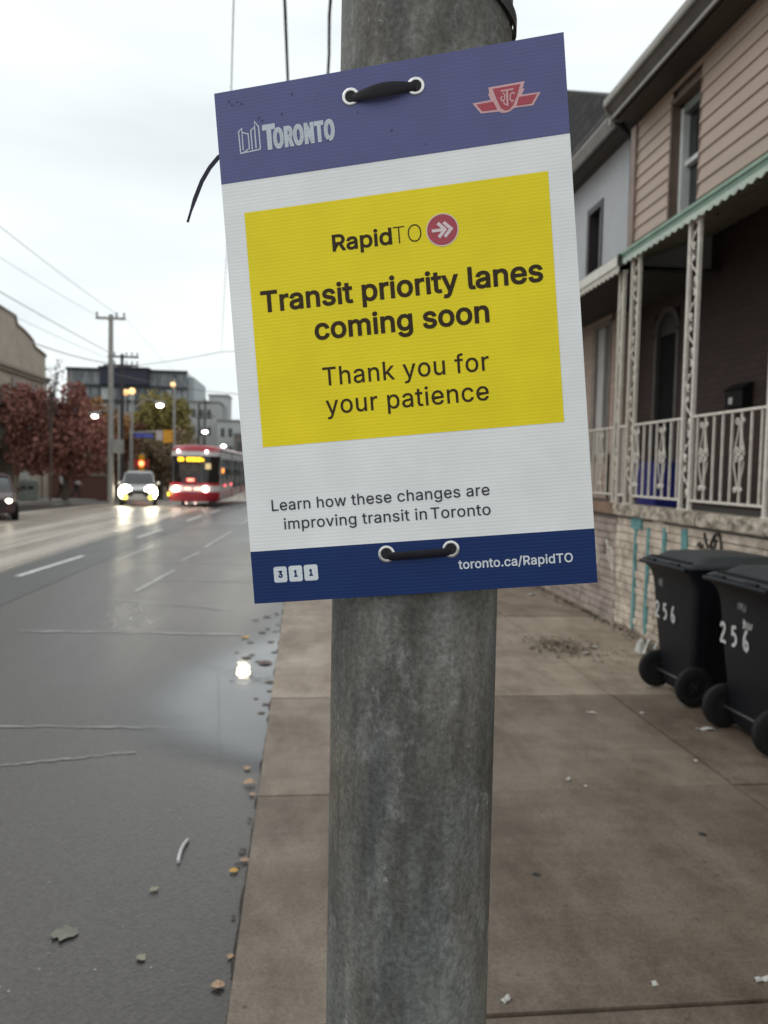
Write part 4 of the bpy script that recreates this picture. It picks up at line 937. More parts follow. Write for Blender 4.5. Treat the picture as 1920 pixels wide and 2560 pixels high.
def wheelie_bin(label, loc, num, extra):
    """local axes: x = 0 at the wheel side (towards the road), y across, z up"""
    t = thing('wheelie_bin', label, 'bin', loc, 'wheelie bins by the porch wall', local=True)
    W = .28
    def ring(z, x0, x1, wy, r=.045):
        out = []
        for cx, cy, a in ((x1-r, wy-r, 0), (x0+r, wy-r, 90), (x0+r, -wy+r, 180), (x1-r, -wy+r, 270)):
            for k in range(5):
                q = rad(a+22.5*k); out.append((cx+r*math.cos(q), cy+r*math.sin(q), z))
        return out
    mb = MB()
    mb.rings([ring(.045, .10, .54, .205), ring(.05, .075, .57, .220), ring(.16, .045, .59, .232), ring(.50, .018, .625, .268), ring(.80, -.002, .648, .300), ring(.86, -.008, .655, .306), ring(.93, -.035, .662, .314), ring(.965, -.07, .668, .322), ring(.985, -.088, .672, .328), ring(.99, -.088, .672, .328)], cap=True)
    body = mb.build('body', BINM, t, smooth=True, off=(0, 0, 0))
    # stiffening panel ribs on the sides and a recess at the foot
    for s in (-1, 1):
        for xa, xb in ((.11, .135), (.33, .355)):
            mb = MB(); mb.hexa([(xa, s*.224, .14), (xb, s*.224, .14), (xb, s*.239, .14), (xa, s*.239, .14), (xa, s*.292, .82), (xb, s*.292, .82), (xb, s*.307, .82), (xa, s*.307, .82)])
            mb.build('side_rib', BINM, body, off=(0, 0, 0))
    # rolled handle along the wheel side, lid with raised crown
    mb = MB(); mb.tube([(-.092, -.325, .985), (-.10, -.28, .99), (-.104, 0, .992), (-.10, .28, .99), (-.092, .325, .985)], .016, 10)
    mb.build('handle', BINM, body, smooth=True, off=(0, 0, 0))
    mb = MB()
    mb.rings([ring(.995, -.078, .692, .338, .03), ring(1.012, -.080, .696, .340, .03), ring(1.026, -.05, .69, .332, .04), ring(1.032, .02, .67, .31, .05), ring(1.075, .09, .64, .275, .07), ring(1.083, .16, .57, .22, .08)], cap=True)
    lid = mb.build('lid', LIDM, t, smooth=True, off=(0, 0, 0))
    mb = MB()
    for y in (-.17, .17): mb.tube([(-.085, y-.06, 1.012), (-.085, y+.06, 1.012)], .014, 8)
    mb.box(-.045, -.005, -.27, .27, 1.022, 1.040); mb.build('hinge', BINM, lid, off=(0, 0, 0), bevel=.004)
    # wheels on their axle
    mb = MB().cyl((.045, -.29, .145), (.045, .29, .145), .011); mb.build('axle', M('bin axle', (.10, .10, .10), .4, metal=.8), t, smooth=True, off=(0, 0, 0))
    for s in (-1, 1):
        y = s*.268
        mb = MB(); mb.lathe([(.085, -.024), (.128, -.026), (.142, -.018), (.145, 0), (.142, .018), (.128, .026), (.085, .024)], (.045, y, .145), 'y', 36, cap=False)
        wh = mb.build('wheel', RUB, t, smooth=True, off=(0, 0, 0))
        mb = MB(); mb.lathe([(.002, s*.020), (.030, s*.020), (.034, s*.012), (.080, s*.008), (.088, s*.019), (.088, -s*.015), (.002, -s*.015)], (.045, y, .145), 'y', 30, cap=False)
        for k in range(6):
            a = math.pi*k/3
            ca, sa = math.cos(a), math.sin(a)
            mb.hexa([(.045+r*ca-q*sa, y+s*yy, .145+r*sa+q*ca) for yy in (.004, .017) for r, q in ((.03, -.008), (.084, -.008), (.084, .008), (.03, .008))])
        mb.build('hub', RUB, wh, smooth=True, off=(0, 0, 0))
    x = num[0]
    for ch in '256':
        stroke_on_back(DIG[ch], num[1]-(num[0]-x)*num[3], x, num[2], num[2]*.17, body, 'digit', CHALK); x -= num[2]*.98
    for nm, st, z0, y0, h, wd in extra: stroke_on_back(st, z0, y0, h, wd, body, nm, CHALK2 if nm == 'smudge' else CHALK)
    return t
rnd = random.Random(5)
SM = [[(rnd.uniform(0, .8), rnd.uniform(0, 1)) for _ in range(6)] for _ in range(3)]
b1 = wheelie_bin('black wheelie bin painted 256, the further one with its whole lid showing', (2.745, 5.44, 0.003), (.235, .565, .115, .0), [('smudge', SM, .80, .19, .07, .009)])
b1.rotation_euler = (0, 0, rad(3))
PROV = [[(0, 0), (.02, .5), (.05, 1), (.25, .9), (.24, .6), (.04, .5)], [(.35, .05), (.38, .6), (.45, .75), (.6, .7)], [(.7, .2), (.8, .7), (1.0, .6), (1.0, .25), (.8, .1), (.7, .2)], [(1.15, .7), (1.3, .1), (1.5, .8)], [(.1, .2), (.6, .5), (1.2, .3)]]
b2_ = wheelie_bin('black wheelie bin painted 256, the nearer one cut by the right edge of the view', (2.745, 4.48, 0.003), (.265, .575, .125, .0), [('scribble', PROV, .705, .02, .06, .008), ('smudge', SM, .80, .08, .11, .010), ('smudge', [[(.0, .0), (.5, .6), (1.1, .3)], [(.2, .5), (.8, .1)]], .715, .0, .06, .012)])
b2_.rotation_euler = (0, 0, rad(2))

# ================================================================== litter and leaves
LEAFG = {}
def leaf_mesh(kind, size, rnd):
    """curled leaf blade with a stalk, real thickness from its curl"""
    mb = MB(); n = 7; R = []
    for k in range(n+1):
        s = k/n; wd = size*.42*math.sin(math.pi*min(1, s*.96+.04))**.8*(1+.35*math.sin(s*17)*(kind == 'maple'))
        z = size*(.10*math.sin(s*math.pi)+.06*rnd.random())
        R.append([((s-.5)*size, -wd, z+.14*wd+rnd.uniform(0, .03)*size), ((s-.5)*size, 0, z), ((s-.5)*size, wd, z+.22*wd+rnd.uniform(0, .03)*size)])
    mb.rings(R, cap=False, close=False)
    mb.tube([(-.5*size, 0, .04*size), (-.78*size, .05*size, .02*size)], .012*size, 4)
    return mb
def put_leaf(x, y, z, size, mat, label, group, name='leaf', rot=None, flat=.4):
    rnd_ = random.Random(int(x*977+y*3331)); mb = leaf_mesh('maple' if rnd_.random() < .6 else 'plain', size, rnd_)
    a = rnd_.uniform(0, 6.28) if rot is None else rot
    mb.v = [(vx*math.cos(a)-vy*math.sin(a), vx*math.sin(a)+vy*math.cos(a), vz*flat) for vx, vy, vz in mb.v]
    o = mb.build(name, mat, None, off=(0, 0, 0)); o.location = (x, y, z); return tag(o, label, 'leaf', group)
RL = -.13
LB = M('brown wet leaf', (.055, .030, .018), .5, var=.4, scale=40); LT = M('tan leaf', (.40, .26, .16), .6, var=.25, scale=40); LY = M('yellow leaf', (.55, .30, .045), .55, var=.2, scale=40); LR = M('dark red leaf', (.085, .028, .022), .5, var=.3, scale=40); LG = M('pale leaf', (.26, .24, .18), .6, var=.2, scale=40)
put_leaf(-.274, 3.352, RL+.008, .042, LY, 'orange yellow leaf at the foot of the kerb, nearest the camera of the yellow ones', None)
put_leaf(-.571, 8.071, RL+.010, .10, LY, 'ochre yellow leaf floating at the far end of the kerb puddle', None)
put_leaf(-.31, 6.976, RL+.012, .14, LR, 'dark red leaf lying in the puddle close to the kerb', None, rot=.1, flat=.3)
put_leaf(-.269, 4.298, RL+.010, .075, LT, 'curled tan leaf against the kerb just before the puddle', None, rot=.1, flat=.7)
put_leaf(-.262, 2.59, RL+.008, .05, LT, 'crumpled tan leaf in the gutter at the bottom of the picture', None, flat=.6)
put_leaf(-.592, 3.223, RL+.008, .042, LG, 'small pale olive leaf on the dry asphalt left of the kerb', None, rot=.7)
put_leaf(-.866, 2.933, RL+.006, .10, M('grey olive leaf', (.20, .20, .165), .8, spec=.2), 'long flattened grey leaf at the lower left of the asphalt', None, rot=.05, flat=.2)
put_leaf(-.553, 2.765, RL+.006, .040, LG, 'narrow curled pale leaf on asphalt near the bottom of the picture', None, rot=-.8, flat=.5)
WETL = 'small dark sodden leaf in the kerb puddle'
for x, y, s in ((-.493, 7.188, .12), (-.408, 8.301, .11), (-.295, 7.849, .10), (-.502, 7.83, .09), (-.242, 6.358, .10), (-.272, 5.548, .07), (-.45, 7.30, .08), (-.60, 7.40, .06), (-.38, 7.05, .07), (-.245, 5.75, .08), (-.25, 8.7, .09), (-.27, 8.35, .08), (-.36, 8.5, .09), (-.52, 9.0, .09), (-.235, 6.1, .06), (-.33, 5.9, .05), (-.56, 6.4, .035), (-.245, 7.4, .08), (-.29, 9.4, .1), (-.40, 9.2, .12)):
    put_leaf(x, y, road_z(y)+.009, s*.85, LB, WETL, 'dark leaves in the puddle', flat=.22)
GUT = 'brown leaf scrap caught in the dry gutter beside the kerb'
for x, y, s in ((-.251, 3.53, .04), (-.235, 3.44, .045), (-.265, 3.40, .035), (-.245, 4.15, .04), (-.30, 4.52, .05), (-.235, 2.75, .03), (-.245, 3.0, .025), (-.24, 3.85, .03)):
    put_leaf(x, y, RL+.008, s, LT if random.random() < .3 else LB, GUT, 'leaf scraps in the dry gutter')
# pile of leaves on the pavement and leaf dirt along the wall foot: uncountable scraps
mb = MB(); rnd = random.Random(3)
def scraps(mb, n, fx, sz):
    for _ in range(n):
        x, y = fx(); s = rnd.uniform(*sz); a = rnd.uniform(0, 6.28); z = .004+rnd.uniform(0, .014); c, q = math.cos(a), math.sin(a); l = rnd.uniform(.35, .8)
        mb.poly([(x+s*c, y+s*q, z), (x-s*l*q, y+s*l*c, z+rnd.uniform(0, .012)), (x-s*c, y-s*q, z), (x+s*l*q, y-s*l*c, z+rnd.uniform(0, .012))])
scraps(mb, 230, lambda: (2.46+rnd.gauss(0, .14), 7.08+rnd.gauss(0, .20)), (.008, .034))
scraps(mb, 70, lambda: (2.75+rnd.gauss(0, .3), 6.8+rnd.gauss(0, .25)), (.006, .02))
tag(mb.build('leaf_litter', M('brown litter', (.075, .045, .026), .8, var=.5, scale=30, col2=(.16, .10, .06))), 'scattered heap of crushed brown leaves on the light pavement slab', 'leaf litter', kind='stuff')
mb = MB()
scraps(mb, 520, lambda: (3.44-abs(rnd.gauss(0, .07)), rnd.uniform(5.5, 13)), (.006, .03))
tag(mb.build('leaf_litter', M('black leaf dirt', (.035, .026, .019), .9, var=.5, scale=30, col2=(.09, .065, .04))), 'dark leaf dirt along the foot of the stone porch wall', 'leaf litter', kind='stuff')
# paper and butts
PAPER = M('wet white paper', (.46, .45, .42), .7, var=.1, scale=30)
def scrap(x, y, z, sx, sy, h, rot, name, label, cat, seed=1):
    r = random.Random(seed); mb = MB(); n = 4; V = {}
    for i in range(n+1):
        for j in range(n+1):
            u, v = (i/n-.5)*sx, (j/n-.5)*sy
            V[i, j] = (u*math.cos(rot)-v*math.sin(rot), u*math.sin(rot)+v*math.cos(rot), .003+h*abs(math.sin(i*1.1+seed)*math.cos(j*.9+seed))+r.uniform(0, h*.15))
    for i in range(n):
        for j in range(n): mb.quad(V[i, j], V[i+1, j], V[i+1, j+1], V[i, j+1])
    o = mb.build(name, PAPER, None, off=(0, 0, 0)); o.location = (x, y, z); return tag(o, label, cat)
scrap(3.17, 6.74, 0, .17, .12, .15, .4, 'paper_cup', 'crumpled white paper behind the further bin beside its wheel', 'litter', 3)
scrap(2.64, 4.70, 0, .13, .035, .02, .1, 'paper_scrap', 'flattened white paper strip in front of the nearer bin wheel', 'litter', 2)
scrap(2.60, 6.757, 0, .055, .04, .03, .3, 'paper_scrap', 'small white paper beside the leaf heap on the pavement', 'litter', 4)
scrap(2.78, 7.0, 0, .045, .04, .03, .9, 'paper_scrap', 'white scrap just beyond the leaf heap', 'litter', 9)
scrap(2.011, 5.076, 0, .07, .02, .012, -.3, 'paper_scrap', 'thin white scrap on the dark slab near the pole', 'litter', 5)
scrap(2.364, 5.048, 0, .025, .02, .012, .6, 'paper_scrap', 'tiny white scrap on the long pavement joint', 'litter', 6)
scrap(1.53, 2.302, 0, .06, .025, .012, .1, 'paper_scrap', 'pale flat wrapper at the lower right corner', 'litter', 7)
scrap(2.287, 4.173, 0, .03, .02, .012, .2, 'paper_scrap', 'white scrap on the joint right of the pole, nearer than the bins', 'litter', 8)
scrap(.657, 2.27, 0, .035, .02, .01, .7, 'paper_scrap', 'small whitish scrap right beside the foot of the pole', 'litter', 10)
scrap(1.158, 2.311, 0, .025, .018, .01, .2, 'paper_scrap', 'tiny pale scrap between the pole and the lower right corner', 'litter', 11)
scrap(3.10, 10.1, 0, .16, .05, .03, .8, 'paper_scrap', 'far white scrap by the wall foot under the notice', 'litter', 12)
scrap(1.45, 3.95, 0, .03, .02, .01, .8, 'paper_scrap', 'one of two white crumbs on the brown slab, the larger', 'litter', 13)
scrap(1.51, 3.86, 0, .022, .015, .01, .1, 'paper_scrap', 'one of two white crumbs on the brown slab, the smaller', 'litter', 14)
mb = MB(); mb.tube([(-.516, 3.649, RL+.008), (-.527, 3.60, RL+.010), (-.531, 3.54, RL+.012), (-.531, 3.49, RL+.010), (-.528, 3.445, RL+.008)], .0085, 8)
lone(mb, 'drinking_straw', M('grey white straw', (.55, .55, .54), .5, var=.08), 'bent white straw lying on the dark asphalt', 'litter', (-.53, 3.55, RL), smooth=True)
SPK = M('pale road crumbs', (.33, .33, .32), .8)
mb = MB(); rnd = random.Random(21)
for _ in range(110):
    x, y = rnd.uniform(-2.2, -.28), rnd.uniform(2.3, 4.3); s = rnd.uniform(.0025, .008)
    mb.ball((x, y, RL+.001), s*.7, 3, (1, rnd.uniform(.6, 1.4), .5))
tag(mb.build('road_grit', SPK), 'pale crumbs of grit sprinkled over the near asphalt', 'grit', kind='stuff')
mb = MB()
for x, y in ((.98, 3.0), (.62, 2.44), (1.86, 3.3), (.9, 5.1), (1.6, 8.9)): mb.lathe([(.022, .0015), (.018, .004), (.001, .0045)], (x, y, 0), n=10, cap=False)
tag(mb.build('gum_spots', M('black gum', (.02, .019, .017), .7)), 'blackened chewing gum spots trodden into the pavement', 'gum', kind='stuff')

# ================================================================== streetcar
def lerp(a, b, t): return a+(b-a)*t
TRED = M('streetcar red', (.36, .016, .030), .32, var=.1, coat=.4); TWHITE = M('streetcar white', (.62, .58, .58), .35, var=.06, coat=.4); TDARK = M('streetcar dark glass', (.016, .014, .014), .08, var=.2); TGREY = M('streetcar grey', (.10, .10, .105), .5)
TX, TY, TB = -5.57, 40.3, -.45
tram = thing('streetcar', 'red and white articulated streetcar coming towards the camera with a lit amber destination sign', 'streetcar', (TX, TY, TB))
def nose(z, w, y0, bulge, y1, n=13):
    """plan section at height z: rounded front, straight flanks back to y1"""
    pts = []
    for k in range(n+1):
        a = -1+2*k/n; pts.append((TX+w*a, TY+y0+bulge*(abs(a)**3.2), TB+z))
    return [(TX-w, TY+y1, TB+z)]+pts+[(TX+w, TY+y1, TB+z)]
# (height, half width, how far the front sits back)
SEC = [(.28, 1.20, .10), (.34, 1.25, .04), (.60, 1.28, .0), (.78, 1.28, .01)]
def shell(name, secs, mat, y1, parent=tram, bulge=.55):
    mb = MB(); mb.rings([nose(z, w_, y0, bulge, y1) for z, w_, y0 in secs]); return mb.build(name, mat, parent, smooth=True)
shell('bumper', SEC, TRED, 7.4)
shell('front_panel', [(.785, 1.275, .02), (1.10, 1.27, .05)], TWHITE, 7.4)
shell('front_panel', [(1.105, 1.268, .055), (1.24, 1.262, .09)], TRED, 7.4)
shell('windscreen', [(1.245, 1.255, .10), (1.9, 1.235, .26), (2.62, 1.20, .46)], TDARK, 7.4)
shell('roof_band', [(2.625, 1.23, .40), (2.86, 1.225, .45)], TWHITE, 7.4)
shell('roof', [(2.865, 1.225, .44), (3.05, 1.18, .50), (3.15, 1.04, .60), (3.19, .8, .8)], TRED, 7.4)
# cab interior glimpsed through the screen, windscreen pillar, desk
for xa in (-1.02, .42): MB().box(TX+xa-.03, TX+xa+.03, TY+.13, TY+.16, TB+1.25, TB+2.4).build('pillar', TGREY, tram)
CABL = M('cab interior', (.085, .065, .05), .5, var=.5, scale=3)
MB().box(TX-.72, TX+.36, TY+.205, TY+.215, TB+1.52, TB+2.2).build('cab_glow', CABL, tram)
MB().box(TX+.58, TX+.86, TY+.24, TY+.25, TB+1.95, TB+2.25).build('cab_glow', EM('cab lamp', (.8, .6, .3), .5), tram)
# signs and lamps
AMB = EM('amber display', (1.0, .55, .02), 2.6)
MB().box(TX-.92, TX+.78, TY+.31, TY+.36, TB+2.28, TB+2.60).build('destination_box', TDARK, tram)
for xa, xb, za in ((-.80, -.52, 0), (-.38, .38, 0), (.38, .50, -.06)): MB().box(TX+xa, TX+xb, TY+.285, TY+.309, TB+2.34, TB+2.54+za).build('destination_display', AMB, tram)
MB().box(TX-.42, TX+.16, TY+.045, TY+.085, TB+1.26, TB+1.50).build('run_box', TRED, tram)
MB().box(TX-.30, TX+.04, TY+.03, TY+.044, TB+1.32, TB+1.46).build('run_display', EM('red display', (1, .25, .16), 3.0), tram)
HLW = EM('warm headlight', (1.0, .78, .66), 14.0)
for xa in (-.86, .62): MB().lathe([(.001, -.03), (.13, -.02), (.145, .03)], (TX+xa, TY+.02, TB+.93), 'y', 20).build('headlight', HLW, tram)
for xa in (-.46, .06): MB().box(TX+xa, TX+xa+.36, TY-.005, TY+.02, TB+.88, TB+.99).build('marker_lamp', EM('coral lamp', (1.0, .42, .30), 3.2), tram)
for xa in (-.82, .62): MB().lathe([(.001, -.02), (.07, -.01), (.075, .04)], (TX+xa, TY+.42, TB+2.86), 'y', 14).build('roof_lamp', EM('roof lamp', (1, .80, .80), 6), tram)
for xa in (1.14, 1.17): MB().box(TX+xa, TX+xa+.02, TY+1.2+(xa-1.14)*12, TY+1.4+(xa-1.14)*12, TB+2.87, TB+2.97).build('side_lamp', EM('orange lamp', (1, .45, .12), 4), tram)
MB().box(TX-1.33, TX-1.26, TY+.35, TY+.5, TB+.55, TB+.72).build('turn_signal', EM('yellow signal', (1, .75, .05), 3), tram)
# flanks: dark glazing band, doors with white pillars, red skirt; then the further cars
def flank(y0, y1, doors, parent, first=False):
    mb = MB(); mb.box(TX-1.24, TX+1.24, y0, y1, TB+.30, TB+3.0); parent_ = mb.build('carbody', TDARK, parent)
    MB().box(TX-1.265, TX+1.265, y0, y1, TB+.28, TB+.80).build('skirt', TRED, parent, bevel=.02)
    MB().box(TX-1.262, TX+1.262, y0, y1, TB+2.50, TB+2.86).build('roof_band', TWHITE, parent, bevel=.02)
    MB().prism([(TX-1.22, y0, TB+2.87), (TX-1.0, y0, TB+3.16), (TX+1.0, y0, TB+3.16), (TX+1.22, y0, TB+2.87)], (0, y1-y0, 0)).build('roof', TRED, parent)
    y = y0
    while y <= y1: MB().box(TX-1.268, TX+1.268, y, y+.16, TB+.8, TB+2.5).build('pillar', TWHITE if y == y0 else TGREY, parent); y += 1.45
    for d in doors:
        MB().box(TX+1.262, TX+1.272, y0+d, y0+d+1.2, TB+.34, TB+2.45).build('door', TDARK, parent)
        MB().box(TX+1.264, TX+1.276, y0+d+.57, y0+d+.63, TB+.34, TB+2.45).build('door_seal', TGREY, parent)
flank(TY+1.25, TY+7.3, (.9, 3.9), tram)
for k in range(1, 4):
    ya = TY+.2+7.4*k
    mb = MB().box(TX-1.1, TX+1.1, ya-.35, ya+.35, TB+.4, TB+2.9); mb.build('bellows', TGREY, tram)
    flank(ya+.3, ya+7.0, (2.6,), tram)
MB().box(TX+1.27, TX+1.30, TY+1.9, TY+2.5, TB+1.75, TB+2.0).build('side_display', EM('side amber display', (1, .35, .06), 2.4), tram)
for ya in (3.2, 6.8): MB().box(TX+1.27, TX+1.33, TY+ya, TY+ya+.12, TB+1.0, TB+1.12).build('side_marker', EM('red marker', (1, .12, .14), 3), tram)
for ya in (1.6, 3.4, 9, 11):
    for xs in (-.72, .72): MB().lathe([(.001, -.06), (.31, -.06), (.31, .06), (.001, .06)], (TX+xs, TY+ya, TB+.34), 'x', 20).build('wheel', M('rail wheel', (.05, .045, .04), .5, metal=.5), tram)
for xs in (-.35, .1): MB().lathe([(.001, -.03), (.05, -.02), (.055, .02)], (TX+xs, TY+.12, TB+.20), 'y', 12).build('coupler_lamp', EM('dim lamp', (1, .7, .6), 2), tram)
mb = MB(); mb.tube([(TX-.1, TY+5, TB+3.19), (TX-.1, TY+3.9, TB+3.9), (TX-.1, TY+4.6, TB+4.9)], .03, 6); mb.box(TX-.8, TX+.6, TY+4.55, TY+4.65, TB+4.9, TB+4.95)
mb.build('pantograph', TGREY, tram)

# ================================================================== cars
def car(label, loc, rz, paint, sc=(1, 1, 1), lamp=30.0, group=None, lampr=.13, fringe=False):
    """local axes: nose towards -y, x across"""
    t = thing('parked_car' if False else 'car', label, 'car', loc, group, local=True)
    t.rotation_euler = (0, 0, rz); t.scale = sc
    prof = [(-2.25, .38, .62), (-2.22, .30, .78), (-1.9, .26, .92), (-1.0, .24, 1.02), (-.85, .24, 1.03), (.9, .24, 1.05), (1.9, .26, 1.02), (2.2, .32, .90), (2.22, .40, .70)]
    mb = MB(); R = []
    for y, zl, zh in prof:
        w_ = .90 if -1.9 < y < 1.9 else .80
        R.append([(-w_*.94, y, zl), (w_*.94, y, zl), (w_, y, lerp(zl, zh, .35)), (w_*.99, y, lerp(zl, zh, .75)), (w_*.90, y, zh), (-w_*.90, y, zh), (-w_*.99, y, lerp(zl, zh, .75)), (-w_, y, lerp(zl, zh, .35))])
    mb.rings(R); mb.build('body', paint, t, smooth=True, off=(0, 0, 0))
    mb = MB(); R = []
    for y, w_, z in ((-1.02, .80, 1.0), (-.35, .70, 1.50), (.1, .68, 1.56), (1.1, .68, 1.54), (1.95, .76, 1.02)):
        R.append([(-.82, y, .98), (.82, y, .98), (w_, y, z), (w_*.8, y, z+.02), (-w_*.8, y, z+.02), (-w_, y, z)])
    mb.rings(R); cab = mb.build('cabin', GLASS, t, smooth=True, off=(0, 0, 0))
    mb = MB(); mb.hexa([(-.70, -.40, 1.49), (.70, -.40, 1.49), (.70, 1.2, 1.52), (-.70, 1.2, 1.52), (-.60, -.30, 1.60), (.60, -.30, 1.60), (.60, 1.1, 1.62), (-.60, 1.1, 1.62)])
    mb.build('roof', paint, t, bevel=.03, off=(0, 0, 0))
    for s in (-1, 1):
        MB().tube([(s*.80, -1.05, 1.0), (s*.69, -.36, 1.50)], .035, 6).build('pillar', paint, t, off=(0, 0, 0))
        hl = MB().lathe([(.001, -.05), (lampr, -.03), (lampr*1.05, .03)], (s*.62, -2.20, .66), 'y', 18); hl.build('headlight', EM('headlight %d' % lamp, (1.0, .90, .66), lamp), t, off=(0, 0, 0))
        if fringe: MB().lathe([(.001, -.04), (.11, -.02), (.12, .03)], (s*.62, -2.24, .44), 'y', 16).build('fringe_glow', EM('yellow fringe glow', (1.0, .78, .10), 3.0), t, off=(0, 0, 0))  # added glow discs standing in for the yellow fringe below the headlights
        MB().box(s*.90, s*1.06, -.80, -.68, 1.0, 1.14).build('mirror', paint, t, off=(0, 0, 0), bevel=.02)
        for y in (-1.42, 1.38):
            wl = MB().lathe([(.001, -.10), (.31, -.10), (.32, 0), (.31, .10), (.001, .10)], (s*.82, y, .32), 'x', 22).build('wheel', RUB, t, smooth=True, off=(0, 0, 0))
            MB().lathe([(.001, s*.105), (.2, s*.103), (.21, s*.09)], (s*.82, y, .32), 'x', 16).build('rim', M('alloy', (.4, .4, .4), .3, metal=.9), wl, off=(0, 0, 0))
    MB().box(-.52, .52, -2.262, -2.20, .48, .74).build('grille', M('black grille', (.012, .012, .012), .5), t, off=(0, 0, 0))
    MB().box(-.26, .26, -2.275, -2.262, .46, .58).build('licence_plate', M('plate', (.5, .5, .48), .5), t, off=(0, 0, 0))
    return t
car('pale silver car with two dazzling headlights driving beside the streetcar', (-8.75, 42.8, road_z(42)), rad(10), M('silver paint', (.46, .46, .47), .3, metal=.4, coat=.5), (1.0, 1, 1.12), 42.0, None, .31, True)
car('dark red car at the left edge with one headlight showing', (-10.55, 27.1, road_z(27)), rad(22), M('dark red paint', (.035, .006, .010), .4, coat=.3), (1, 1, .92), 9.0, None, .12)

# ================================================================== people on the far pavement
def person(label, loc, rz, pose, top, legs, skin, hair):
    """one continuous skinned body, clothes as shells grown over the same joints"""
    t = thing('person', label, 'person', loc, None, local=True); t.rotation_euler = (0, 0, rz)
    J = dict(pel=(0, 0, .93), sp=(0, 0, 1.15), ch=(0, -.02, 1.36), nk=(0, -.03, 1.48), hd=(0, -.05, 1.60), top=(0, -.05, 1.70))
    J.update(pose)
    def skin_mesh(name, chains, radii, mat, parent):
        idx = {}; V = []; E = []
        for ch in chains:
            for a in ch:
                if a not in idx: idx[a] = len(V); V.append(J[a])
            for a, b in zip(ch[:-1], ch[1:]): E.append((idx[a], idx[b]))
        me = bpy.data.meshes.new(name); me.from_pydata(V, E, [])
        o = bpy.data.objects.new(name, me); COL.objects.link(o)
        md = o.modifiers.new('skin', 'SKIN'); md.use_smooth_shade = True
        for a, i in idx.items():
            r = radii.get(a, .05); me.skin_vertices[0].data[i].radius = r if isinstance(r, tuple) else (r, r)
        me.skin_vertices[0].data[0].use_root = True
        s = o.modifiers.new('sub', 'SUBSURF'); s.levels = 1; s.render_levels = 1
        me.materials.append(mat); o.parent = parent; return o
    rb = dict(pel=(.15, .11), sp=(.14, .10), ch=(.16, .11), nk=.055, hd=(.085, .10), top=.06, ls=.07, rs=.07, le=.045, re=.045, lw=.032, rw=.032, lh=.035, rh=.035, lhip=.09, rhip=.09, lk=.06, rk=.06, la=.04, ra=.04, lt=.035, rt=.035)
    body = skin_mesh('body', [('pel', 'sp', 'ch', 'nk', 'hd', 'top'), ('ch', 'ls', 'le', 'lw', 'lh'), ('ch', 'rs', 're', 'rw', 'rh'), ('pel', 'lhip', 'lk', 'la', 'lt'), ('pel', 'rhip', 'rk', 'ra', 'rt')], rb, skin, t)
    rc = {k: (tuple(x*1.22 for x in v) if isinstance(v, tuple) else v*1.35) for k, v in rb.items()}
    skin_mesh('jacket', [('pel', 'sp', 'ch', 'nk'), ('ch', 'ls', 'le', 'lw'), ('ch', 'rs', 're', 'rw')], dict(rc, nk=.07), top, body)
    skin_mesh('trousers', [('pel', 'lhip', 'lk', 'la'), ('pel', 'rhip', 'rk', 'ra')], dict(rc, pel=(.17, .13), la=.06, ra=.06), legs, body)
    for k, q in (('la', 'lt'), ('ra', 'rt')):
        a = Vector(J[k]); b = Vector(J[q]); MB().tube([tuple(a+Vector((0, .06, -.03))), tuple(a+Vector((0, -.02, -.02))), tuple(b+Vector((0, -.02, 0)))], [.045, .055, .04], 8).build('shoe', M('dark shoe', (.02, .02, .02), .6), body, smooth=True, off=(0, 0, 0))
    h = J['hd']; MB().ball((h[0], h[1]+.018, h[2]+.045), .105, 8, (.92, 1.05, .95)).build('hair', hair, body, smooth=True, off=(0, 0, 0))
    mb = MB(); mb.ball((h[0], h[1]-.105, h[2]+.0), .016, 5, (1, 1.3, 1.2))
    for s in (-1, 1): mb.ball((h[0]+s*.092, h[1], h[2]+.005), .02, 4, (.5, 1, 1.4))
    mb.build('nose_and_ears', skin, body, smooth=True, off=(0, 0, 0))
    mb = MB()
    for s in (-1, 1): mb.ball((h[0]+s*.034, h[1]-.088, h[2]+.03), .011, 4)
    mb.box(h[0]-.024, h[0]+.024, h[1]-.096, h[1]-.086, h[2]-.045, h[2]-.038); mb.build('eyes_and_mouth', M('dark features', (.03, .015, .012), .6), body, off=(0, 0, 0))
    for sd, (wr, hn) in (('l', ('lw', 'lh')), ('r', ('rw', 'rh'))):
        a, b = Vector(J[wr]), Vector(J[hn]); d = (b-a).normalized(); mb = MB()
        for k, l in enumerate((.075, .085, .08, .062)):
            o = Vector((0, (k-1.5)*.019, 0)); mb.tube([tuple(b+o), tuple(b+o+d*l*.5), tuple(b+o+d*l+Vector((0, -.012, 0)))], [.0085, .008, .006], 5)
        mb.tube([tuple(a+d*.02+Vector((0, -.02, 0))), tuple(a+d*.06+Vector((0, -.05, 0)))], [.010, .007], 5); mb.build('fingers', skin, body, off=(0, 0, 0))
    return t
WALK = dict(ls=(.19, -.02, 1.36), le=(.23, .12, 1.12), lw=(.22, .16, .90), lh=(.22, .14, .82), rs=(-.19, -.02, 1.36), re=(-.23, -.08, 1.11), rw=(-.21, -.24, .95), rh=(-.20, -.30, .90),
            lhip=(.09, 0, .86), lk=(.10, -.18, .50), la=(.10, -.22, .10), lt=(.10, -.36, .05), rhip=(-.09, 0, .86), rk=(-.10, .06, .47), ra=(-.10, .34, .16), rt=(-.10, .26, .04))
LEAN = dict(WALK, ch=(.02, -.10, 1.34), nk=(.02, -.16, 1.45), hd=(.02, -.20, 1.56), top=(.02, -.21, 1.66), le=(.28, -.10, 1.14), lw=(.27, -.28, 1.0), lh=(.26, -.35, .95))
SKIN = M('skin', (.36, .22, .16), .6); 
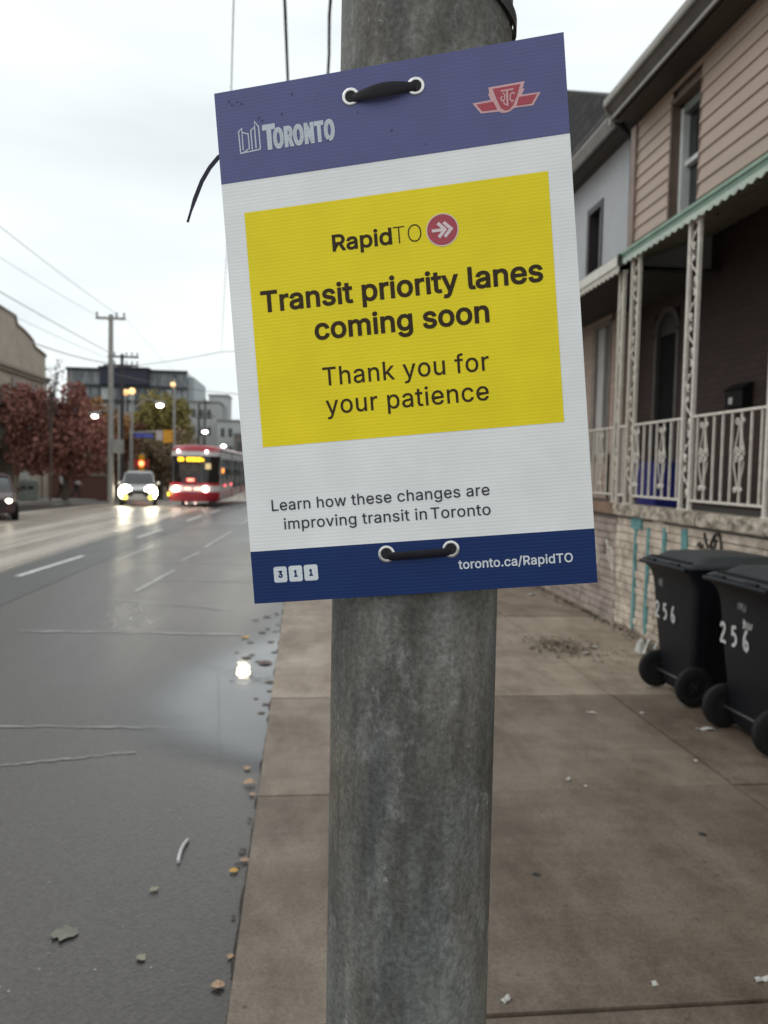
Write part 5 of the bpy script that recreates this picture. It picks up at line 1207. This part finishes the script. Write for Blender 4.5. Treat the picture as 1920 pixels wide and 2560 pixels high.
person('pedestrian in a pale grey jacket and dark trousers striding along the far pavement', (-15.5, 52.0, road_z(52)+.13), rad(60), WALK, M('pale jacket', (.42, .40, .39), .8), M('dark trousers', (.03, .028, .03), .8), SKIN, M('dark hair', (.02, .015, .012), .7))
person('pedestrian leaning forward in a white top and dark trousers, right of the other walker', (-15.2, 54.0, road_z(54)+.13), rad(100), LEAN, M('white top', (.56, .54, .52), .8), M('charcoal trousers', (.04, .035, .035), .8), SKIN, M('brown hair', (.05, .03, .02), .7))

# ================================================================== poles, lamps, signals, wires
STEEL = M('galvanised steel', (.29, .28, .265), .5, var=.15, metal=.3); WOOD = M('weathered wood pole', (.14, .125, .11), .85, var=.25, stretch=(1, 1, .1)); DKW = M('dark pole', (.045, .042, .042), .8)
def crossarm(mb, x, y, z, xl, xr, ins):
    mb.box(x+xl, x+xr, y-.06, y+.06, z-.06, z+.06)
    for q in ins: mb.cyl((x+q, y, z+.05), (x+q, y, z+.30), .05, 8)
gz = road_z(40)+.13
def util(name, label, x, y, zt, arms, mat, r=.13, extra=()):
    gz = road_z(y)+.13-.02
    t = thing(name, label, 'pole', (x, y, gz))
    MB().tube([(x, y, gz), (x, y, zt)], [r*1.15, r*.85], 14).build('shaft', mat, t, smooth=True)
    for (z, xl, xr, ins) in arms:
        mb = MB(); mb.box(x+xl, x+xr, y-.17, y-.07, z-.06, z+.06); a = mb.build('crossarm', mat, t)
        for q in ins: MB().lathe([(.03, .06), (.05, .10), (.035, .16), (.06, .22), (.03, .30), (.002, .31)], (x+q, y-.12, z), n=8).build('insulator', M('insulator', (.14, .13, .12), .4), a)
    for (xa, xb, za, zb, m2) in extra: MB().box(xa, xb, y-.3, y-.13, za, zb).build('equipment_box', m2, t, bevel=.02)
    return t
util('utility_pole', 'tall grey pole with one pale crossarm rising left of the streetcar', -9.58, 40, 9.06, [(8.86, -.70, .72, (-.64, .30, .66))], STEEL, .135, [(-9.45, -8.9, 2.2, 2.9, M('grey cabinet', (.25, .24, .22), .6))])
util('utility_pole', 'dark pole with two stacked crossarms of insulators behind the tall grey pole', -11.75, 52, 8.8, [(8.60, -.86, 1.05, (-.8, -.45, .3, .65, .98)), (8.05, -.86, 1.05, (-.8, -.45, .3, .65, .98))], DKW, .12)
util('utility_pole', 'thin grey pole above the streetcar roof carrying a small amber light', -9.72, 60, 8.2, [], STEEL, .11)
util('utility_pole', 'far dark pole with a wide arm past the streetcar, the taller of the far pair', -11.77, 95, 9.75, [(9.25, -.75, .72, (-.7, -.3, .3, .66)), (7.9, -1.0, .9, ()), (7.4, -1.0, .9, ())], DKW, .12)
util('utility_pole', 'far dark pole without an arm past the streetcar, the shorter of the far pair', -12.1, 92, 8.9, [], DKW, .15)
def street_lamp(label, x, y, zt, zl, xl, emcol, strength, rad_=.20, arm=True):
    gz = road_z(y)+.11
    t = thing('street_lamp', label, 'street lamp', (x, y, gz))
    MB().tube([(x, y, gz), (x, y, zt)], [.085, .06], 12).build('post', STEEL, t, smooth=True)
    pts = [(x, y, zt-.5), (x+(xl-x)*.2, y, zl-.05), (x+(xl-x)*.45, y, zl+.28), (x+(xl-x)*.72, y, zl+.32), (xl-.1, y, zl+.18)]
    MB().tube(pts, .035, 8).build('arm', STEEL, t, smooth=True)
    hd = MB().ball((xl, y, zl+.12), .24, 8, (1.5, .7, .45)).build('lamp_head', STEEL, t, smooth=True)
    MB().ball((xl+.02, y-.02, zl), rad_, 8, (1.3, 1, .85)).build('lamp_glass', EM('lamp %s' % label[:12], emcol, strength), hd, smooth=True)
    return t
street_lamp('lit street lamp on a curved arm above the silver car', -9.82, 46, 5.35, 5.12, -8.28, (1, .93, .84), 16, .15)
street_lamp('lit street lamp against the orange tree, left of the tall grey pole', -10.1, 44, 4.9, 4.27, -11.40, (1, .92, .80), 14, .13)
street_lamp('lit street lamp over the streetcar windscreen, the nearer of two beyond it', -11.0, 75, 5.6, 4.92, -9.30, (1, .95, .9), 16, .20)
street_lamp('farthest lit street lamp, just above the streetcar flank beside the notice', -10.2, 85, 4.6, 3.88, -8.56, (1, .95, .9), 16, .20)
# the kerbside lamp that lights the puddle, hidden by the notice
street_lamp('street lamp on the near kerb hidden behind the notice, mirrored in the puddle', .25, 28.0, 6.2, 5.48, -2.05, (1, .88, .62), 60, .17)
for x, y, z, lab in ((-15.5, 70, 7.95, 'soft amber globe lamp left of the olive tree, the dimmer of a pair'), (-15.0, 70.2, 8.1, 'amber globe lamp left of the olive tree, the brighter of a pair')):
    t = thing('globe_lamp', lab, 'street lamp', (x, y, road_z(70)), 'amber globe lamps')
    MB().tube([(x, y, road_z(70)), (x, y, z-.2)], .05, 8).build('post', STEEL, t); MB().ball((x, y, z), .28, 8).build('globe', EM('amber globe %d' % int(y*10), (1, .60, .26), 0.9 if y == 70 else 1.7), t, smooth=True)
t = thing('globe_lamp', 'small amber light on the thin grey pole above the streetcar', 'street lamp', (-9.72, 59.8, 7.6)); MB().ball((-9.80, 59.8, 7.72), .19, 8).build('globe', EM('amber light', (1, .62, .28), 1.5), t, smooth=True); MB().tube([(-9.72, 59.9, 7.9), (-9.8, 59.8, 7.9)], .03, 6).build('bracket', STEEL, t)
# signal pole with street name sign and signal heads
gz = road_z(46)+.13
t = thing('traffic_signal', 'yellow backed traffic signal seen edge on at the end of its mast arm', 'traffic signal', (-9.85, 45.8, gz))
MB().tube([(-9.85, 45.8, gz), (-9.85, 45.8, 3.75)], .07, 10).build('post', STEEL, t, smooth=True); MB().tube([(-9.85, 45.8, 3.5), (-7.9, 45.8, 3.62)], .04, 8).build('mast_arm', STEEL, t)
YEL = M('signal yellow', (.62, .30, .012), .5, var=.08)
hd = MB().box(-8.02, -7.60, 45.7, 45.95, 2.94, 3.68).build('housing', YEL, t, bevel=.03)
for z in (3.07, 3.31, 3.55): MB().lathe([(.10, 0), (.11, .12), (.10, .12), (.09, 0)], (-7.60, 45.8, z), 'x', 14, cap=False).build('visor', YEL, hd)
MB().box(-8.42, -8.05, 45.72, 45.76, 3.10, 3.66).build('regulatory_sign', M('pale sign', (.42, .38, .38), .6), t)
t = thing('street_name_sign', 'blue street name sign on the signal mast arm', 'sign', (-9.1, 45.76, 3.3))
MB().box(-9.62, -8.58, 45.68, 45.72, 3.22, 3.46).build('plate', M('sign blue', (.015, .035, .33), .5), t)
mb = MB(); rnd = random.Random(8)
for k, (a, b) in enumerate(((-9.52, -9.40), (-9.37, -9.27), (-9.14, -9.02), (-8.99, -8.90), (-8.87, -8.78), (-8.75, -8.66))): mb.box(a, b, 45.675, 45.679, 3.29, 3.40)
mb.build('lettering', M('pale blue letters', (.10, .13, .40), .5), t)
gz = road_z(62)+.1
t = thing('traffic_signal', 'traffic signal showing red above the silver car', 'traffic signal', (-12.5, 62, gz))
MB().tube([(-12.5, 62.2, gz), (-12.5, 62.2, 2.6)], .07, 10).build('post', STEEL, t); hd = MB().box(-12.72, -12.30, 61.9, 62.15, 1.2, 2.45).build('housing', YEL, t, bevel=.03)
MB().lathe([(.001, -.03), (.19, -.01), (.20, .03)], (-12.51, 61.88, 1.76), 'y', 18).build('red_light', EM('red light', (1, .13, .05), 9), hd)
mb = MB()
for xa, xb, za, zb in ((-13.10, -12.73, 1.42, 2.12), (-12.29, -11.95, 1.42, 2.12)): mb.box(xa, xb, 62.0, 62.05, za, zb)
mb.build('backplate', M('red brown board', (.30, .04, .02), .6), t)
# a few plain posts along the far side
for x, y, zt, lab in ((-11.3, 47, 1.5, 'thin pale post left of the silver car, the leftmost'), (-10.4, 48, 1.9, 'thin pale post directly behind the silver car')):
    lone(MB().tube([(x, y, road_z(y)+.1), (x, y, zt)], .045, 8), 'post', M('pale post', (.40, .36, .33), .6), lab, 'post', (x, y, road_z(y)))
def wire(pts, r, name, label, mat, sag=0.0, group=None):
    P = [Vector(p) for p in pts]; out = []
    for a, b in zip(P[:-1], P[1:]):
        n = 14
        for k in range(n): out.append(a.lerp(b, k/n)-Vector((0, 0, sag*4*(k/n)*(1-k/n))))
    out.append(P[-1])
    return lone(MB().tube(out, r, 6), name, mat, label, 'wire', tuple(P[0]), group)
BW = M('black cable', (.005, .005, .006), .9, spec=.05); GW = M('thin grey wire', (.12, .12, .125), .5); GW2 = M('hazy grey wire', (.42, .43, .44), .6)
wire([(-.06, 0, 6.0), (-.707, 7.57, 6.0), (-1.585, 16.04, 6.0), (-3.144, 30.09, 6.0)], .006, 'trolley_wire', 'thin grey wire dropping down the sky left of the notice to the span wire', GW)
wire([(-9.55, 40, 6.45), (-3.144, 30.09, 6.0), (.6, 25.5, 5.9)], .012, 'span_wire', 'span wire running from the tall grey pole behind the notice', GW, .08)
wire([(-9.55, 40, 6.2), (.8, 33.5, 4.75)], .016, 'span_wire', 'lower sagging span wire crossing above the streetcar', GW, .35)
wire([(-.236, -3, 6.05), (-.233, 7.5, 6.0), (-.235, 30, 6.1)], .015, 'overhead_cable', 'straight black cable entering the notice top, left of the pole', BW)
w2 = [( .20+.012*math.sin(y*3.1), y, 6.0+.01*math.cos(y*2.3)) for y in [k*.35 for k in range(-6, 70)]]
lone(MB().tube(w2, .015, 6), 'overhead_cable', BW, 'kinked black cable next to the pole above the notice', 'wire', (.2, 0, 6.0))
wire([(-9.22, 14, 8.85), (-9.22, 40, 9.05)], .011, 'overhead_wire', 'uppermost faint wire from the upper left to the tall grey pole', GW2, .18)
wire([(-9.40, 14, 6.95), (-9.40, 40, 7.08)], .016, 'overhead_wire', 'lower thick wire running from the left edge to the tall grey pole', GW2, .1)
wire([(-10.2, 14, 8.5), (-10.2, 40, 8.98)], .008, 'overhead_wire', 'faint wire second from the top at the left', GW2, .25)
wire([(-9.4, 14, 6.4), (-9.40, 40, 6.8)], .008, 'overhead_wire', 'lowest faint wire at the left over the cream building', GW2, .2)
wire([(-14.8, 44, 8.2), (-12.4, 52, 8.15)], .03, 'overhead_cable', 'drooping cable from the left to the stacked crossarms', GW2, .15)
wire([(-8.88, 40, 8.95), (-11.1, 95, 9.3)], .007, 'overhead_wire', 'faint wire running on from the tall grey pole past the far poles', GW2, .5)

# ================================================================== trees
def tree(name, label, x, y, gz, trunk_h, trunk_r, blobs, leaf, n, size, cat='tree', group=None, seed=1, bark=None, limbs=7):
    rnd = random.Random(seed); t = thing(name, label, cat, (x, y, gz), group)
    mb = MB(); top = max(b[2]+b[5]*.4 for b in blobs)
    mb.tube([(x, y, gz), (x+.05, y, gz+trunk_h*.5), (x, y, gz+trunk_h), (x+.1, y, lerp(gz+trunk_h, top, .6))], [trunk_r*1.2, trunk_r, trunk_r*.8, trunk_r*.3], 10)
    for k in range(limbs):
        b = blobs[k % len(blobs)]; p = Vector((x, y, gz+trunk_h*rnd.uniform(.7, 1.3))); q = Vector((b[0]+rnd.uniform(-.6, .6)*b[3], b[1]+rnd.uniform(-.6, .6)*b[4], b[2]+rnd.uniform(-.3, .8)*b[5]))
        m_ = p.lerp(q, .5)+Vector((0, 0, -.15)); mb.tube([p, m_, q], [trunk_r*.5, trunk_r*.3, trunk_r*.08], 6)
        for _ in range(3):
            e = q.lerp(m_, rnd.random())+Vector((rnd.uniform(-1, 1)*b[3]*.6, rnd.uniform(-1, 1)*b[4]*.6, rnd.uniform(0, 1)*b[5]*.7)); mb.tube([m_.lerp(q, rnd.random()), e], [trunk_r*.12, trunk_r*.04], 4)
    mb.build('trunk', bark or M('grey brown bark', (.085, .07, .058), .9), t, smooth=True)
    mb = MB(); vol = [b[3]*b[4]*b[5]*(b[6] if len(b) > 6 else 1) for b in blobs]; tot = sum(vol)
    for b, v in zip(blobs, vol):
        nn = int(n*v/tot); cl = [(rnd.gauss(0, .5), rnd.gauss(0, .5), rnd.gauss(0, .5)) for _ in range(max(12, nn//32))]
        for _ in range(nn):
            c = rnd.choice(cl); sp = .17
            u = [c[i]+rnd.gauss(0, sp) for i in range(3)]; L = math.sqrt(sum(q*q for q in u))
            if L > 1.12: u = [q/L*rnd.uniform(.75, 1.08) for q in u]
            p = Vector((b[0]+u[0]*b[3], b[1]+u[1]*b[4], b[2]+u[2]*b[5])); s = size*rnd.uniform(.55, 1.35)
            a = Vector((rnd.gauss(0, 1), rnd.gauss(0, 1), rnd.gauss(0, 1))).normalized(); bb = a.cross(Vector((rnd.gauss(0, 1), rnd.gauss(0, 1), rnd.gauss(0, 1)))).normalized()
            mb.quad(p-a*s, p-bb*s*.55, p+a*s, p+bb*s*.55)
    mb.build('crown', leaf, t)
    return t
def leafmat(name, a, b): return M(name, a, .75, var=0, scale=.55, col2=b, detail=9, spec=.2)
REDL = leafmat('russet leaves', (.20, .078, .062), (.40, .20, .165)); OLIVE = leafmat('olive leaves', (.17, .15, .05), (.36, .30, .11)); ORANGE = leafmat('orange leaves', (.24, .11, .04), (.44, .25, .11)); BRN = leafmat('brown leaves', (.15, .105, .065), (.29, .205, .125)); FARG = leafmat('far dark leaves', (.08, .09, .085), (.17, .18, .17))
g45 = road_z(46)+.13
tree('red_maple', 'broad russet red tree hiding the right end of the cream building', -13.6, 46.2, g45, 1.7, .16, [(-13.1, 46, 4.5, .85, 1.1, 2.1), (-12.1, 46, 2.9, 1.25, 1.3, 1.75), (-13.9, 46, 3.2, 1.3, 1.4, 1.8), (-15.5, 46, 4.4, 1.4, 1.2, 1.6), (-14.6, 46.3, 2.1, 1.6, 1.2, 1.3), (-16.2, 46, 5.2, 1.0, 1, .9), (-13.2, 46.3, 1.6, 1.4, 1.0, .9), (-15.9, 46.2, 2.4, 1.0, 1.0, 1.5), (-16.4, 46, 3.8, .9, 1, 1.2), (-14.5, 46, 4.9, .9, 1, .9)], REDL, 17000, .135, seed=4, limbs=9)
tree('sapling', 'thin bare grey sapling with a few leaves poking above the russet tree', -13.5, 43.2, road_z(43)+.13, 4.2, .05, [(-13.3, 43.2, 6.0, .50, .4, 1.1), (-13.0, 43.2, 6.7, .3, .3, .6), (-13.45, 43.2, 4.6, .45, .4, .8)], leafmat('grey brown leaves', (.06, .045, .04), (.14, .11, .10)), 330, .075, seed=9, limbs=9)
g65 = road_z(65)
tree('orange_tree', 'orange brown autumn tree behind the tall grey pole', -16.3, 64, g65, 2.5, .2, [(-16.5, 64, 5.6, 1.6, 1.4, 1.4), (-15.2, 64, 4.6, 1.4, 1.4, 1.6), (-17.2, 64, 4.0, 1.3, 1.3, 1.3)], ORANGE, 3000, .16, seed=12)
tree('olive_tree', 'tall olive green tree behind the curved lamp', -13.4, 75, road_z(75), 3.0, .25, [(-13.6, 75, 7.0, 2.0, 1.8, 1.6), (-12.4, 75, 6.0, 1.6, 1.6, 1.8), (-14.6, 75, 5.2, 1.7, 1.5, 1.8), (-13, 75, 4.0, 2.3, 1.8, 1.6), (-11.6, 75, 6.6, 1.2, 1.2, 1.4), (-11.4, 75, 4.9, 1.2, 1.2, 1.4)], OLIVE, 8500, .18, seed=15, limbs=10)
tree('brown_tree', 'dark brown leafed tree filling the gap between lamp and streetcar', -12.6, 70, road_z(70), 2.0, .2, [(-12.3, 70, 2.6, 1.8, 1.6, 1.9), (-11.3, 70, 1.4, 1.6, 1.4, 1.8), (-13.8, 70, 2.4, 1.7, 1.5, 1.9), (-10.6, 71, 3.6, 1.2, 1.2, 1.7), (-12.8, 70, .6, 2.2, 1.4, 1.4)], BRN, 5200, .18, seed=17)
tree('rust_tree', 'rust coloured tree behind the lamp post low down', -15.5, 67, road_z(67), 2, .18, [(-15.3, 67, 2.6, 1.5, 1.4, 1.5), (-14.2, 67, 4.2, 1.1, 1.1, 1.2), (-15.6, 67, 1.0, 1.5, 1.3, 1.2)], leafmat('rust leaves', (.11, .05, .03), (.21, .11, .065)), 3000, .16, seed=19)
mb = MB(); rnd = random.Random(30)
for _ in range(5200):
    x = rnd.uniform(-13, 26); h = 3.2+2.0*math.sin(x*.8)+1.2*math.sin(x*2.1+1); p = Vector((x, 150+rnd.uniform(-3, 3), rnd.uniform(0, max(1, h+5)))); s = rnd.uniform(.2, .5)
    a = Vector((rnd.gauss(0, 1), rnd.gauss(0, 1), rnd.gauss(0, 1))).normalized(); b = a.cross(Vector((rnd.gauss(0, 1), rnd.gauss(0, 1), 1))).normalized(); mb.quad(p-a*s, p-b*s, p+a*s, p+b*s)
tag(mb.build('tree_line', FARG), 'dark tree line closing the far end of the street', 'trees', kind='stuff')

# ================================================================== buildings on the left and far away
CREAM = M('cream render', (.36, .31, .25), .85, var=.12, scale=1.2); CREAMD = M('darker cornice stone', (.25, .21, .17), .85, var=.12);  # CREAMD: darker tone for cornices, copings and trim
g50 = road_z(50)+.13
cb = thing('cream_building', 'cream building with a stepped curved parapet and an arched doorway at the left edge', 'building', (-19, 46, g50))
BX = -17.0
par = [(30, 9.7), (36, 10.2), (44, 10.35), (48.1, 10.2), (48.35, 9.75), (49.4, 9.62), (50.4, 9.42), (51.1, 9.22), (51.4, 8.9), (52.4, 8.80), (53.3, 8.68), (53.5, 8.60), (53.5, 7.2), (30, 7.2)]
MB().prism([(BX, y, z) for y, z in par], (-.6, 0, 0)).build('parapet', CREAM, cb)
cap = MB()
for a, b in zip(par[:11], par[1:12]):
    cap.hexa([(BX+.10, a[0], a[1]), (BX-.7, a[0], a[1]), (BX-.7, b[0], b[1]), (BX+.10, b[0], b[1]), (BX+.10, a[0], a[1]+.12), (BX-.7, a[0], a[1]+.12), (BX-.7, b[0], b[1]+.12), (BX+.10, b[0], b[1]+.12)])
cap.build('coping', CREAMD, cb)
wl = MB().box(BX-8, BX, 30, 44.9, g50-1.5, 7.2).box(BX-8, BX, 44.9, 47.9, 2.6, 7.2).box(BX-8, BX, 47.9, 53.4, g50-1.5, 7.2).build('wall', CREAM, cb)
for z0, z1, pr in ((7.05, 7.22, .35), (6.85, 7.05, .2), (4.85, 5.0, .28), (2.9, 3.05, .2)):
    MB().box(BX, BX+pr, 30, 53.6, z0, z1).build('cornice', CREAMD, cb)
MB().box(BX+.003, BX+.12, 52.6, 53.45, g50-1, 6.8).build('pilaster', CREAM, cb)
MB().box(BX+.003, BX+.12, 48.2, 48.9, g50-1, 2.88).build('pilaster', CREAM, cb)
ar = MB(); o_ = arc((BX-.02, 46.4, 1.1), 1.5, math.pi, 0, 12)
pts = [(BX-.02, 44.9, 2.61)]+o_+[(BX-.02, 47.9, 2.61)]
half = len(o_)
for k in range(12):
    a, b = o_[k], o_[k+1]
    ar.hexa([a, b, (BX-.02, b[1], 2.62), (BX-.02, a[1], 2.62)]+[(BX-.4, q[1], q[2]) for q in (a, b, (0, b[1], 2.62), (0, a[1], 2.62))])
ar.build('arch', CREAM, cb)
MB().box(BX-1.4, BX-1.2, 44.9, 47.9, g50-1, 2.6).build('doorway', M('dark doorway', (.018, .015, .013), .7), cb)
for y in (34, 37.5, 41, 44.5, 48, 51.2):
    for z0, z1 in ((5.3, 6.6), (3.3, 4.6)):
        f = MB().box(BX+.001, BX+.07, y-.55, y+.55, z0, z1).build('window', CREAMD, cb); MB().box(BX+.072, BX+.08, y-.45, y+.45, z0+.1, z1-.1).build('pane', M('brown glass', (.06, .045, .038), .3), f)
# low brick wall and buff house at the corner
t = thing('brick_wall', 'low dark red brick wall behind the walkers', 'wall', (-15.5, 58, road_z(58)))
MB().box(-17.8, -13.6, 56.8, 57.0, road_z(57)-.3, .80).build('wall', brick('corner brick', (.13, .055, .045), (.16, .07, .055), (.10, .07, .06)), t); MB().box(-17.85, -13.55, 56.75, 57.05, .80, .90).build('coping', CREAMD, t)
t = thing('corner_house', 'buff gabled house behind the orange tree', 'house', (-17, 84, road_z(80)))
MB().box(-24, -13.2, 80, 88, -2, 4.0).build('wall', M('buff wall', (.30, .25, .20), .9), t); MB().prism([(-24.3, 79.7, 4.0), (-12.9, 79.7, 4.0), (-18.6, 79.7, 7.2)], (0, 8.6, 0)).build('roof', M('brown roof', (.15, .09, .06), .9), t)
for x in (-21.5, -18.5, -15.5): f = MB().box(x-.5, x+.5, 79.9, 79.99, .8, 2.4).build('window', WFG, t); MB().box(x-.4, x+.4, 79.88, 79.9, .9, 2.3).build('pane', GLASS, f)
# rubbish bin and sandwich board on the far pavement
t = thing('litter_bin', 'dull green public litter bin on the far pavement by the cream building', 'bin', (-14.55, 43.0, road_z(43)+.13)); z0 = road_z(43)+.13
MB().prism([(-14.95, 42.7, z0+.05), (-14.15, 42.7, z0+.05), (-14.12, 42.7, z0+.85), (-14.2, 42.7, z0+1.0), (-14.9, 42.7, z0+1.0), (-14.98, 42.7, z0+.85)], (0, .6, 0)).build('body', M('dull green', (.15, .17, .15), .6, var=.4, scale=9), t, bevel=.03)
MB().prism([(-15.0, 42.66, z0+1.0), (-14.1, 42.66, z0+1.0), (-14.25, 42.66, z0+1.16), (-14.85, 42.66, z0+1.16)], (0, .68, 0)).build('hood', M('grey green hood', (.24, .26, .25), .6), t, bevel=.03)
for xa in (-14.85, -14.48): MB().box(xa, xa+.28, 42.685, 42.699, z0+.60, z0+.82).build('slot', M('bin slot', (.02, .02, .02), .7), t)
t = thing('notice_board', 'leaning white board beside the litter bin', 'sign', (-15.0, 44, road_z(44)+.13)); z0 = road_z(44)+.13
MB().hexa([(-15.25, 44.0, z0), (-14.75, 44.0, z0), (-14.75, 44.05, z0), (-15.25, 44.05, z0), (-15.40, 44.2, z0+1.5), (-14.95, 44.2, z0+1.5), (-14.95, 44.25, z0+1.5), (-15.4, 44.25, z0+1.5)]).build('board', M('white board', (.42, .42, .40), .6), t); MB().tube([(-15.1, 44.7, z0), (-15.1, 44.25, z0+1.2)], .025, 6).build('prop', STEEL, t)
# mid-rise glass block
MG = M('midrise glass', (.10, .115, .125), .2, var=.5, scale=.9, col2=(.26, .28, .29), detail=2, stretch=(1, 1, .3)); MD = M('dark slab edge', (.025, .026, .032), .6); NVY = M('navy cladding', (.012, .012, .032), .5, var=.2)
mr = thing('apartment_block', 'dark glass apartment block with a navy penthouse storey above the trees', 'building', (-28, 136, -2))
MB().box(-38, -19.0, 130, 146, -2, 16.9).build('curtain_wall', MG, mr)
MB().box(-18.98, -18.0, 130.6, 146, -2, 16.2).build('side_wall', M('pale side wall', (.33, .36, .37), .5), mr)
for z in (16.9, 14.3, 11.9, 9.9, 7.6, 5.4): MB().box(-38.1, -18.95, 129.6, 130.2, z-.22, z+.22).build('floor_slab', MD, mr)
MB().box(-32.7, -25.1, 129.2, 131, 14.55, 17.1).build('penthouse', NVY, mr); MB().box(-32.9, -24.9, 128.9, 131, 17.1, 17.35).build('penthouse_roof', MD, mr)
for z0, z1 in ((12.1, 14.1), (10.1, 11.7), (7.8, 9.7)):
    for k in range(13):
        x = -37.3+1.45*k; MB().box(x, x+.10, 129.9, 129.99, z0, z1).build('mullion', MD, mr)
    for x in (-36.6, -32.6, -31.9, -28.2, -22.3): MB().box(x, x+.75, 129.92, 129.985, z0+.05, z1-.1).build('pane', M('pale blind', (.42, .45, .44), .4), mr)
for k in range(9): x = -24.6+.62*k; MB().box(x, x+.08, 129.9, 129.99, 14.6, 16.6).build('mullion', MD, mr)
for xa, xb, z in ((-32.6, -31.0, 17.9), (-30.4, -28.2, 17.75)): MB().box(xa, xb, 131, 132, 17.36, z).build('roof_plant', MD, mr)
# pale far buildings by the end of the street
for (x0, x1, y, z1, col, lab) in ((-17.6, -13.0, 122, 11.4, (.36, .37, .36), 'pale grey walk-up block right of the dark apartment block'), (-15.3, -12.2, 128, 13.0, (.44, .46, .45), 'whitish slab block behind the walk-up'), (-12.8, -9.6, 118, 8.4, (.42, .43, .42), 'low white house right of the far poles'), (-9.8, -6.0, 112, 6.2, (.16, .14, .13), 'low grey brown shopfront at the end of the street')):
    t = thing('far_building', lab, 'building', (x0, y, -2))
    MB().box(x0, x1, y, y+6, -2, z1).build('wall', M('far wall %d' % int(z1*10), col, .8, var=.1, scale=.5), t); MB().box(x0-.1, x1+.1, y-.15, y+6, z1, z1+.3).build('parapet', M('far parapet', (.20, .20, .20), .8), t)
    z = z1-2.3
    while z > 0:
        k = x0+.5
        while k < x1-.8: MB().box(k, k+.55, y-.04, y-.005, z, z+1.3).build('window', M('far window', (.06, .065, .07), .3), t); k += 1.15
        z -= 2.7
for (x0, x1, y0, y1, h, col, lab) in ((-30, -18.5, 90, 112, 7, (.17, .11, .085), 'brown brick terrace beyond the side road, mostly behind the trees'), (3.9, 12, 28, 60, 6.5, (.22, .17, .14), 'brick terrace far along the right pavement, hidden by the notice')):
    t = thing('terrace', lab, 'building', (x0, y0, -2)); MB().box(x0, x1, y0, y1, -2, h).build('wall', brick('terrace brick %d' % int(x1), col, [c*1.2 for c in col], [c*.7 for c in col]), t); MB().box(x0-.2, x1+.2, y0-.2, y1+.2, h, h+.3).build('parapet', CREAMD, t)
